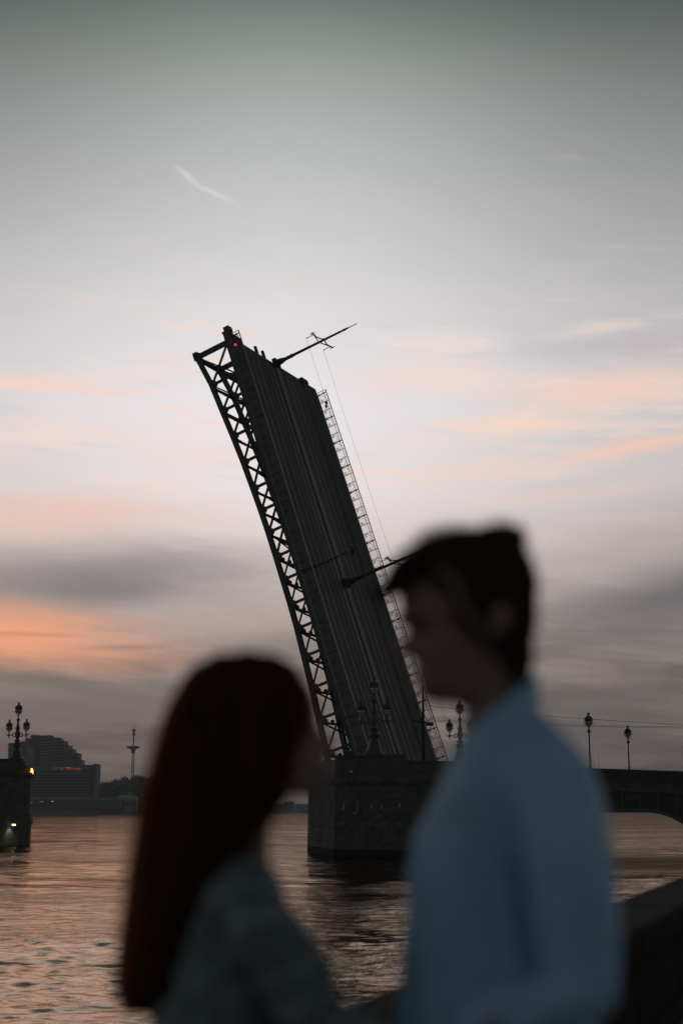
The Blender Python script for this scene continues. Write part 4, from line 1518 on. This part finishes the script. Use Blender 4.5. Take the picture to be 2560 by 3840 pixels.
def hand(mb, wrist, fwd, palm_n, side, sc=1.0):
    """palm, four bent fingers and a thumb leaving the side of the palm"""
    fwd, palm_n = Vector(fwd).normalized(), Vector(palm_n).normalized()
    across = fwd.cross(palm_n).normalized() * side
    w = Vector(wrist)
    for k, (ln, o) in enumerate(((0.072, -0.030), (0.08, -0.010), (0.075, 0.010), (0.06, 0.029))):
        r = 0.0085 * sc
        a = w + across * o * sc * 0.75 + fwd * 0.01
        b = w + across * o * sc + fwd * 0.088 * sc
        capsule(mb, a, b, 0.013 * sc, 0.0115 * sc, 8)
        p1 = b + (fwd * 0.9 + palm_n * 0.35).normalized() * ln * 0.48 * sc
        p2 = p1 + (fwd * 0.62 + palm_n * 0.75).normalized() * ln * 0.30 * sc
        p3 = p2 + (fwd * 0.35 + palm_n * 0.9).normalized() * ln * 0.25 * sc
        chain(mb, [(b, r * 1.1), (p1, r), (p2, r * 0.92), (p3, r * 0.8)])
    t0 = w + fwd * 0.025 * sc - across * 0.02 * sc
    t1 = t0 + (-across * 0.75 + fwd * 0.7 + palm_n * 0.25).normalized() * 0.045 * sc
    t2 = t1 + (-across * 0.3 + fwd * 0.9 + palm_n * 0.35).normalized() * 0.032 * sc
    t3 = t2 + (fwd * 0.9 + palm_n * 0.5).normalized() * 0.025 * sc
    chain(mb, [(t0, 0.014 * sc), (t1, 0.0115 * sc), (t2, 0.010 * sc), (t3, 0.008 * sc)])


SKIN = mat('skin_in_dusk', (0.24, 0.15, 0.12), 0.5, 0, 0.08, 30)
LIPS = mat('lips', (0.34, 0.12, 0.11), 0.45)
EYEW = mat('eye_in_shadow', (0.10, 0.08, 0.07), 0.3)
MHAIR = mat('dark_brown_hair', (0.034, 0.023, 0.016), 0.8, 0, 0.4, 60, spec=0.1)
BROWH = mat('brow_hair', (0.03, 0.018, 0.012), 0.7)
SHIRT = mat('light_blue_cotton_shirt', (0.35, 0.56, 0.77), 0.85, 0, 0.10, 9, 0.3, 220)
BUTTON = mat('pale_button', (0.6, 0.6, 0.6), 0.4)
TROUS = mat('dark_trousers', (0.03, 0.032, 0.04), 0.85, 0, 0.2, 20)
SHOE = mat('dark_leather_shoe', (0.025, 0.02, 0.018), 0.4)


def hair_material(name, c1, c2, trans):
    m = bpy.data.materials.new(name)
    m.use_nodes = True
    q = NG(m.node_tree)
    b = q.n['Principled BSDF']
    t = q.node('ShaderNodeTexCoord')
    mp = q.node('ShaderNodeMapping')
    mp.inputs['Scale'].default_value = (60, 60, 4)
    q.l.new(t.outputs['Object'], mp.inputs[0])
    nz = q.noise(mp.outputs[0], 1.0, 4, 0.6)
    col = q.ramp(nz, [(0.3, c1 + (1,)), (0.7, c2 + (1,))])
    q.put(b.inputs['Base Color'], col)
    b.inputs['Roughness'].default_value = 0.8
    b.inputs['Specular IOR Level'].default_value = 0.08
    tr = q.node('ShaderNodeBsdfTranslucent')
    tr.inputs['Color'].default_value = trans + (1,)
    ms = q.node('ShaderNodeMixShader')
    ms.inputs[0].default_value = 0.5
    out = q.n['Material Output']
    q.l.new(b.outputs[0], ms.inputs[1])
    q.l.new(tr.outputs[0], ms.inputs[2])
    q.l.new(ms.outputs[0], out.inputs[0])
    return m


RHAIR = mat('copper_red_hair', (0.040, 0.0145, 0.007), 0.8, 0, 0.45, 1.0, 0.0, 20, stretch=(60, 60, 4), spec=0.08)
RSTRAND = hair_material('loose_red_strands', (0.07, 0.024, 0.010), (0.11, 0.036, 0.014), (0.50, 0.20, 0.075))
MSTRAND = hair_material('loose_brown_strands', (0.05, 0.03, 0.02), (0.07, 0.045, 0.03), (0.16, 0.08, 0.04))


def stripe_shirt():
    m = bpy.data.materials.new('pale_striped_blouse')
    m.use_nodes = True
    q = NG(m.node_tree)
    b = q.n['Principled BSDF']
    t = q.node('ShaderNodeTexCoord')
    mp = q.node('ShaderNodeMapping')
    mp.inputs['Rotation'].default_value = (R(15), R(40), 0)
    q.l.new(t.outputs['Object'], mp.inputs[0])
    wv = q.node('ShaderNodeTexWave', wave_type='BANDS', bands_direction='Z')
    wv.inputs['Scale'].default_value = 5.5
    wv.inputs['Distortion'].default_value = 22.0
    wv.inputs['Detail'].default_value = 4
    q.l.new(mp.outputs[0], wv.inputs[0])
    col = q.ramp(wv.outputs['Fac'], [(0.3, (0.10, 0.14, 0.15, 1)), (0.8, (0.19, 0.255, 0.27, 1))])
    q.put(b.inputs['Base Color'], col)
    b.inputs['Roughness'].default_value = 0.85
    return m


BLOUSE = stripe_shirt()


def fold(scale, amp, seed):
    def f(co):
        v = Vector((co.x * scale, co.y * scale, co.z * scale * 0.45 + co.x * scale * 0.5)) + Vector((seed, 0, 0))
        n1 = noise.noise(v)
        n2 = noise.noise(v * 2.3)
        return amp * (abs(n1) * -1.6 + 0.6 + 0.35 * n2)
    return f


def ribbons(pathfn, count, width, seed):
    q = random.Random(seed)
    mb = MB()
    for _ in range(count):
        pts = pathfn(q)
        w = width * q.uniform(0.6, 1.4)
        s = Vector((q.gauss(0, 1), q.gauss(0, 1), q.gauss(0, 0.3))).normalized()
        vs = []
        for k, p in enumerate(pts):
            ww = w * (1 - 0.85 * (k / (len(pts) - 1)) ** 2)
            vs += [p - s * ww, p + s * ww]
        mb.add(vs, [(2 * k, 2 * k + 1, 2 * k + 3, 2 * k + 2) for k in range(len(pts) - 1)])
    return mb


def legs(mb, hipL, hipR, footL, footR, r):
    for h, f in ((hipL, footL), (hipR, footR)):
        h, f = Vector(h), Vector(f)
        kn = h.lerp(f, 0.5) + Vector((0, 0, 0.01))
        chain(mb, [(h, r), (kn, r * 0.68), (f, r * 0.55)])


def shoe(parent, p, fx, off):
    b = MB()
    p = Vector(p) - off
    b.ball(p + Vector((fx * 0.06, 0, 0.045)), 0.05, 12, 8, (2.5, 0.95, 0.9))
    b.ball(p + Vector((-fx * 0.02, 0, 0.075)), 0.05, 12, 8, (1.1, 0.9, 1.1))
    b.box(p.x + fx * 0.06 - 0.125, p.x + fx * 0.06 + 0.125, p.y - 0.042, p.y + 0.042, p.z, p.z + 0.022)
    b.build('shoe', SHOE, parent, True)


# ---- the man, in profile facing left
DM = 2.45
man = thing('person', 'man with short dark hair in a light blue shirt bending his face toward the woman', 'person', (0.30, DM, GROUND))
bpy.context.view_layer.update()
MO = Vector(man.location)
mh = [(2030, 1690, 1850, 0.030), (2050, 1640, 1885, 0.048), (2090, 1580, 1925, 0.063), (2150, 1538, 1950, 0.072), (2232, 1522, 1966, 0.077), (2290, 1527, 1968, 0.077),
      (2330, 1532, 1965, 0.075), (2372, 1556, 1960, 0.073), (2440, 1570, 1950, 0.070), (2500, 1586, 1935, 0.066), (2560, 1600, 1925, 0.060), (2606, 1613, 1910, 0.050), (2640, 1640, 1880, 0.034)]


def bump1(y, c, w): return math.exp(-((y - c) / w) ** 2)


def man_feats(yy, y, xf, fs):
    if xf < 0.3:
        return 0.0
    m = DM / 5300
    k = min(1, (xf - 0.3) / 0.4)
    ay = abs(y)
    nose = 0.0
    if 2365 < yy < 2480:
        t = (yy - 2365) / 82 if yy < 2447 else max(0, 1 - (yy - 2447) / 30)
        nose = 84 * t * math.exp(-(ay / (0.015 + 0.008 * t)) ** 2)
    lip = 20 * (bump1(yy, 2522, 13) + 0.85 * bump1(yy, 2556, 13)) * math.exp(-(ay / 0.026) ** 2)
    brow = 16 * bump1(yy, 2328, 18) * math.exp(-((ay - 0.030) / 0.02) ** 2)
    eye = -46 * bump1(yy, 2368, 26) * math.exp(-((ay - 0.034) / 0.02) ** 2)
    chin = 22 * bump1(yy, 2604, 22) * math.exp(-(ay / 0.024) ** 2)
    return fs * k * m * (nose + lip + brow + eye + chin)


mb = MB()
loft(mb, mh, DM, 90, 56, 2.1, -1, man_feats, 30, 0)
nk0, nk1 = at(1835, 2545, DM), at(1875, 2790, DM)
chain(mb, [(nk0, 0.056), (at(1852, 2650, DM), 0.054), (nk1, 0.066)])
for sd_ in (-1, 1):
    e = at(1858, 2335, DM)
    mb.ball((e.x, DM + sd_ * 0.080, e.z), 0.03, 12, 8, (0.62, 0.35, 1.05))
    mb.ball((e.x - 0.006, DM + sd_ * 0.079, e.z - 0.024), 0.012, 8, 6, (0.8, 0.5, 1))
# trunk core, arms and hands, one skin
ml = [(2760, 1800, 2030, 0.06), (2840, 1765, 2085, 0.11), (2930, 1725, 2150, 0.14), (3100, 1640, 2190, 0.145), (3500, 1590, 2180, 0.13), (3840, 1570, 2170, 0.13), (4020, 1575, 2240, 0.16)]
loft(mb, ml, DM, 40, 32, 2.4)
shN, elN, wrN = at(2095, 3080, DM - 0.165), at(2168, 3720, DM - 0.25), at(1560, 4010, DM - 0.17)
shF, elF, wrF = at(2040, 3080, DM + 0.18), at(2120, 3720, DM + 0.235), at(1500, 3990, DM + 0.17)
chain(mb, [(shN, 0.058), (elN, 0.042), (wrN, 0.027)])
chain(mb, [(shF, 0.058), (elF, 0.042), (wrF, 0.027)])
hand(mb, wrN, (-1, 0.15, 0.05), (0, 1, 0), 1)
hand(mb, wrF, (-1, -0.15, 0.05), (0, -1, 0), -1)
hipz = GROUND + 0.95
legs(mb, (0.30, DM - 0.09, hipz), (0.30, DM + 0.09, hipz), (0.33, DM - 0.11, GROUND + 0.1), (0.31, DM + 0.11, GROUND + 0.1), 0.075)
body = fuse(mb, 'body', SKIN, man, 0.0062, 3)
for sd_ in (-1, 1):
    p = at(1570, 2366, DM)
    MB().ball(Vector((p.x, DM + sd_ * 0.034, p.z)) - MO, 0.0115, 10, 8).build('eye', EYEW, body, True)
    p = at(1506, 2330, DM)
    MB().tube([Vector((p.x + 0.002, DM + sd_ * 0.010, p.z)) - MO, Vector((p.x - 0.002, DM + sd_ * 0.03, p.z + 0.004)) - MO, Vector((p.x + 0.020, DM + sd_ * 0.056, p.z - 0.002)) - MO], [0.006, 0.009, 0.005], 6).build('eyebrow', BROWH, body, True)
# hair: cap with swept fringe and cowlick
hb = MB()
hc = [(1990, 1700, 1800, 0.02), (2002, 1650, 1880, 0.038), (2022, 1608, 1925, 0.055), (2060, 1560, 1956, 0.070), (2110, 1530, 1972, 0.079), (2135, 1560, 1980, 0.082)]
loft(hb, hc, DM, 30, 40, 2.1, gl=4, gr=12)
hs = [(2105, 1590, 1975, 0.080), (2140, 1650, 1983, 0.083), (2200, 1690, 1986, 0.085), (2290, 1705, 1987, 0.085), (2330, 1738, 1986, 0.086), (2370, 1790, 1981, 0.083), (2410, 1865, 1976, 0.076), (2460, 1915, 1970, 0.064), (2540, 1942, 1964, 0.05), (2590, 1940, 1958, 0.048)]
loft(hb, hs, DM, 40, 44, 3.0, gl=35, gr=20)
# cowlick on the crown
for k in range(9):
    o = (k - 4) * 0.014
    hb.ball(at(1845 + 17 * ((k * 5) % 9) / 2, 2026 - 5 * (k % 3), DM + o), 0.029, 10, 7, (1.1, 1, 0.85))
# fringe locks sweeping forward and down
for k in range(9):
    o = -0.052 + 0.013 * k
    w = 1 - abs(o) / 0.09
    tipx = 1408 + 60 * (1 - w) + 12 * (k % 3)
    chain(hb, [(at(1610, 2072, DM + o), 0.024), (at(1540, 2105, DM + o), 0.019), (at(1482, 2148 + 4 * (k % 2), DM + o * 1.05), 0.015), (at(1440 + (tipx - 1408), 2194, DM + o * 1.05), 0.012), (at(tipx - 10, 2234, DM + o * 1.05), 0.010)])
fuse(hb, 'hair', MHAIR, man, 0.0075, 3, lambda c: 0.006 * noise.noise(Vector((c.x * 55, c.y * 90, c.z * 40))) + 0.004 * noise.noise(Vector((c.x * 120, c.y * 120, c.z * 120))))


def man_strand(q):
    # short strands standing off the outline of crown and nape
    t = q.uniform(0, 1)
    x = 1480 + t * 500
    top = grid_interp([(1480, 2170), (1530, 2105), (1600, 2030), (1700, 1998), (1800, 2008), (1860, 1985), (1910, 1990), (1960, 2080), (1985, 2200)], x)[0]
    o = q.uniform(-0.06, 0.06)
    p = at(x, top + 18, DM + o)
    dirv = Vector((q.uniform(-1, 0.2) if x < 1800 else q.uniform(-0.2, 1), q.gauss(0, 0.2), q.uniform(0.2, 0.8))).normalized()
    ln = q.uniform(0.015, 0.045)
    return [p - MO, p + dirv * ln * 0.5 - MO, p + dirv * ln + Vector((0, 0, -0.003)) - MO]


ribbons(man_strand, 1600, 0.0008, 4).build('hair_strands', MSTRAND, man)


def man_hairline(q):
    # uneven ends of the short hair at forehead, temple and nape, both sides of the head
    t = q.uniform(0, 1)
    x, y = grid_interp([(0, 1520, 2140), (0.2, 1620, 2145), (0.4, 1690, 2210), (0.6, 1715, 2310), (0.75, 1800, 2385), (0.9, 1890, 2460), (1.0, 1930, 2540)], t)
    sd = q.choice((-1, 1))
    w = grid_interp([(1480, 0.05), (1560, 0.066), (1700, 0.082), (1850, 0.080), (1960, 0.05)], x)[0]
    p = at(x, y - q.uniform(0, 35), DM + sd * (w + q.uniform(0, 0.004)))
    dv = Vector((-0.5 + 0.6 * t, 0, -1)).normalized()
    ln = q.uniform(0.012, 0.034)
    return [p - MO, p + dv * ln * 0.5 + Vector((0, sd * 0.002, 0)) - MO, p + dv * ln - MO]


ribbons(man_hairline, 900, 0.0011, 14).build('hairline_strands', MHAIR, man)
# shirt with sleeves and collar
sb = MB()
ms = [(2640, 1900, 1995, 0.045), (2690, 1845, 2018, 0.07), (2740, 1788, 2058, 0.095), (2800, 1738, 2112, 0.13), (2860, 1704, 2160, 0.155), (2923, 1676, 2200, 0.168), (3021, 1628, 2235, 0.172), (3168, 1572, 2250, 0.165), (3299, 1548, 2240, 0.155), (3511, 1539, 2225, 0.15), (3674, 1523, 2215, 0.148), (3840, 1506, 2210, 0.15), (4060, 1522, 2290, 0.18), (4230, 1520, 2300, 0.19)]
loft(sb, ms, DM, 60, 44, 2.5)
chain(sb, [(at(2080, 3045, DM - 0.155), 0.080), (at(2130, 3215, DM - 0.215), 0.070), (at(2168, 3720, DM - 0.25), 0.058), (at(1830, 3900, DM - 0.20), 0.05)])
chain(sb, [(at(2030, 3050, DM + 0.165), 0.080), (at(2080, 3210, DM + 0.205), 0.076), (at(2120, 3720, DM + 0.235), 0.060), (at(1790, 3890, DM + 0.20), 0.05)])
shirt = fuse(sb, 'shirt', SHIRT, man, 0.008, 2, fold(8, 0.020, 3.1))
cb = MB()
# collar: band round the neck and two folded points at the front
cl = []
for k in range(25):
    a = R(-150 + 300 * k / 24)
    # a=0 is the nape
    cx_, cz_ = at(1868, 2712, DM).x, at(1868, 2712, DM).z
    rx, ry = 0.062, 0.066
    lift = 0.052 * math.cos(a)
    cl.append((cx_ + rx * math.cos(a), DM + ry * math.sin(a), cz_ + lift + 0.006))
vs = []
for (x, y, z) in cl:
    ox, oy = x - cl[12][0] + 0.062, y - DM
    k = 1.18
    vs += [(x, y, z - 0.012), (x, y, z + 0.026), (cx_ + (x - cx_) * 1.1, DM + (y - DM) * 1.1, z + 0.025), (cx_ + (x - cx_) * (1.16 if x > cx_ else 1.34), DM + (y - DM) * 1.3, z - 0.024)]
fs = []
for k in range(24):
    for j in range(3):
        fs.append((4 * k + j, 4 * k + j + 1, 4 * (k + 1) + j + 1, 4 * (k + 1) + j))
cb.add([(Vector(v) - MO) for v in vs], fs)
cb.build('collar', SHIRT, man, True)
for k in range(5):
    p = at(1560 - k * 8 if k > 1 else 1700 - k * 90, 2990 + k * 200, DM)
    MB().ball(p - MO + Vector((-0.004, 0, 0)), 0.006, 8, 6, (0.5, 1, 1)).build('button', BUTTON, shirt, True)
tb_ = MB()
loft(tb_, [(4040, 1545, 2280, 0.17), (4260, 1540, 2290, 0.18), (4500, 1600, 2240, 0.17)], DM, 12, 28, 2.4)
legs(tb_, (0.30, DM - 0.09, hipz - 0.02), (0.30, DM + 0.09, hipz - 0.02), (0.33, DM - 0.11, GROUND + 0.09), (0.31, DM + 0.11, GROUND + 0.09), 0.098)
fuse(tb_, 'trousers', TROUS, man, 0.012, 4)
shoe(man, (0.29, DM - 0.11, GROUND), -1, MO)
shoe(man, (0.27, DM + 0.11, GROUND), -1, MO)

# ---- the woman, in profile facing right with her face lifted
DW = 2.5
wom = thing('person', 'woman with very long red hair in a mottled grey-green blouse facing right', 'person', (-0.22, DW, GROUND))
bpy.context.view_layer.update()
WO = Vector(wom.location)
wh = [(2500, 830, 1000, 0.03), (2530, 780, 1080, 0.052), (2580, 740, 1122, 0.065), (2660, 715, 1146, 0.072), (2720, 715, 1163, 0.072), (2760, 725, 1168, 0.071), (2840, 745, 1190, 0.068), (2900, 765, 1196, 0.060), (2950, 800, 1186, 0.050), (2985, 850, 1160, 0.036)]


def wom_feats(yy, y, xf, fs):
    if xf < 0.3:
        return 0.0
    m = DW / 5300
    k = min(1, (xf - 0.3) / 0.4)
    ay = abs(y)
    nose = 0.0
    if 2735 < yy < 2838:
        t = (yy - 2735) / 62 if yy < 2797 else max(0, 1 - (yy - 2797) / 40)
        nose = 56 * t * math.exp(-(ay / (0.013 + 0.006 * t)) ** 2)
    lip = 15 * (bump1(yy, 2872, 12) + 0.9 * bump1(yy, 2902, 12)) * math.exp(-(ay / 0.019) ** 2)
    eye = -14 * bump1(yy, 2752, 18) * math.exp(-((ay - 0.03) / 0.014) ** 2)
    chin = 9 * bump1(yy, 2955, 18) * math.exp(-(ay / 0.018) ** 2)
    return fs * k * m * (nose + lip + eye + chin)


mb = MB()
loft(mb, wh, DW, 80, 52, 2.1, 1, wom_feats, 0, 38)
chain(mb, [(at(930, 2930, DW), 0.05), (at(915, 3100, DW), 0.045), (at(900, 3270, DW), 0.052)])
wl_ = [(3240, 870, 1000, 0.05), (3310, 820, 1020, 0.13), (3420, 770, 1045, 0.155), (3560, 740, 1080, 0.15), (3700, 740, 1085, 0.14), (3900, 760, 1060, 0.12), (4100, 740, 1070, 0.13), (4300, 700, 1080, 0.16)]
loft(mb, wl_, DW, 44, 32, 2.4)
wsN, weN, wwN = at(925, 3400, DW - 0.15), at(1235, 3850, DW - 0.19), at(1560, 4060, DW - 0.2)
wsF, weF, wwF = at(925, 3400, DW + 0.15), at(1235, 3860, DW + 0.2), at(1560, 4060, DW + 0.2)
chain(mb, [(wsN, 0.043), (weN, 0.034), (wwN, 0.023)])
chain(mb, [(wsF, 0.043), (weF, 0.034), (wwF, 0.023)])
hand(mb, wwN, (1, 0.25, 0.05), (0, 1, 0), -1, 0.88)
hand(mb, wwF, (1, -0.25, 0.05), (0, -1, 0), 1, 0.88)
whz = GROUND + 0.86
legs(mb, (-0.19, DW - 0.08, whz), (-0.19, DW + 0.08, whz), (-0.2, DW - 0.08, GROUND + 0.1), (-0.17, DW + 0.08, GROUND + 0.1), 0.07)
wbody = fuse(mb, 'body', SKIN, wom, 0.0062, 3)
for sd_ in (-1, 1):
    p = at(1143, 2752, DW)
    MB().ball(Vector((p.x, DW + sd_ * 0.03, p.z)) - WO, 0.011, 10, 8).build('eye', EYEW, wbody, True)
    p = at(1160, 2712, DW)
    MB().tube([Vector((p.x + 0.001, DW + sd_ * 0.012, p.z)) - WO, Vector((p.x, DW + sd_ * 0.03, p.z + 0.004)) - WO, Vector((p.x - 0.014, DW + sd_ * 0.05, p.z - 0.002)) - WO], [0.003, 0.004, 0.002], 6).build('eyebrow', BROWH, wbody, True)
hb = MB()
WHAIR = [(2448, 880, 960, 0.02), (2460, 805, 1035, 0.045), (2488, 752, 1090, 0.062), (2540, 715, 1118, 0.077), (2600, 680, 1146, 0.085), (2660, 655, 1160, 0.090), (2740, 632, 1158, 0.092), (2840, 607, 1142, 0.094), (2900, 595, 1118, 0.095), (2960, 582, 1076, 0.096), (3030, 569, 1018, 0.098), (3100, 556, 978, 0.100), (3250, 533, 905, 0.108), (3400, 510, 845, 0.115), (3550, 492, 800, 0.115), (3680, 480, 750, 0.105), (3745, 484, 715, 0.085), (3800, 515, 660, 0.05)]
loft(hb, WHAIR, DW, 110, 44, 2.3, gl=2, gr=10)
fuse(hb, 'hair', RHAIR, wom, 0.009, 3, lambda c: 0.006 * noise.noise(Vector((c.x * 45, c.y * 45, c.z * 4))) + 0.004 * noise.noise(Vector((c.x * 110, c.y * 110, c.z * 7))))


def wom_strand(q):
    # long strands on the outline of the falling hair
    side = q.random() < 0.72
    y0 = q.uniform(2475, 3450)
    ln = q.uniform(250, 700)
    o = q.uniform(-0.09, 0.09)
    off = q.uniform(0, 72) * q.random() ** 0.6
    pts = []
    for k in range(9):
        yy = min(3810, y0 + ln * k / 8)
        xl, xr, hw = grid_interp(WHAIR, yy)
        x = xl - off * (0.4 + 0.6 * k / 8) if side else xr + off * 0.5
        oo = o * hw / 0.1
        x += (1 if side else -1) * (xr - xl) * 0.5 * (1 - math.sqrt(max(0, 1 - (o / 0.1) ** 2)))
        pts.append(at(x + 3 * math.sin(k + off), yy, DW + oo) - WO)
    return pts


ribbons(wom_strand, 9000, 0.0008, 9).build('hair_strands', RSTRAND, wom)
sb = MB()
ws = [(3262, 850, 1008, 0.06), (3320, 795, 1030, 0.14), (3420, 750, 1058, 0.168), (3560, 690, 1098, 0.163), (3700, 640, 1110, 0.155), (3800, 590, 1100, 0.15), (3900, 575, 1085, 0.14), (4100, 640, 1090, 0.15), (4280, 690, 1095, 0.17)]
loft(sb, ws, DW, 50, 40, 2.4)
chain(sb, [(at(905, 3385, DW - 0.135), 0.062), (at(960, 3450, DW - 0.155), 0.057), (at(1230, 3848, DW - 0.19), 0.046), (at(1370, 3945, DW - 0.195), 0.042)])
chain(sb, [(at(905, 3385, DW + 0.135), 0.062), (at(960, 3450, DW + 0.155), 0.057), (at(1230, 3858, DW + 0.2), 0.046), (at(1370, 3950, DW + 0.2), 0.042)])
fuse(sb, 'blouse', BLOUSE, wom, 0.008, 4, fold(13, 0.017, 8.4))
tb_ = MB()
loft(tb_, [(4180, 715, 1080, 0.14), (4330, 690, 1100, 0.168), (4480, 690, 1095, 0.17)], DW, 12, 28, 2.4)
legs(tb_, (-0.19, DW - 0.08, whz), (-0.19, DW + 0.08, whz), (-0.2, DW - 0.08, GROUND + 0.09), (-0.17, DW + 0.08, GROUND + 0.09), 0.09)
fuse(tb_, 'trousers', TROUS, wom, 0.012, 4)
shoe(wom, (-0.17, DW - 0.08, GROUND), 1, WO)
shoe(wom, (-0.14, DW + 0.08, GROUND), 1, WO)
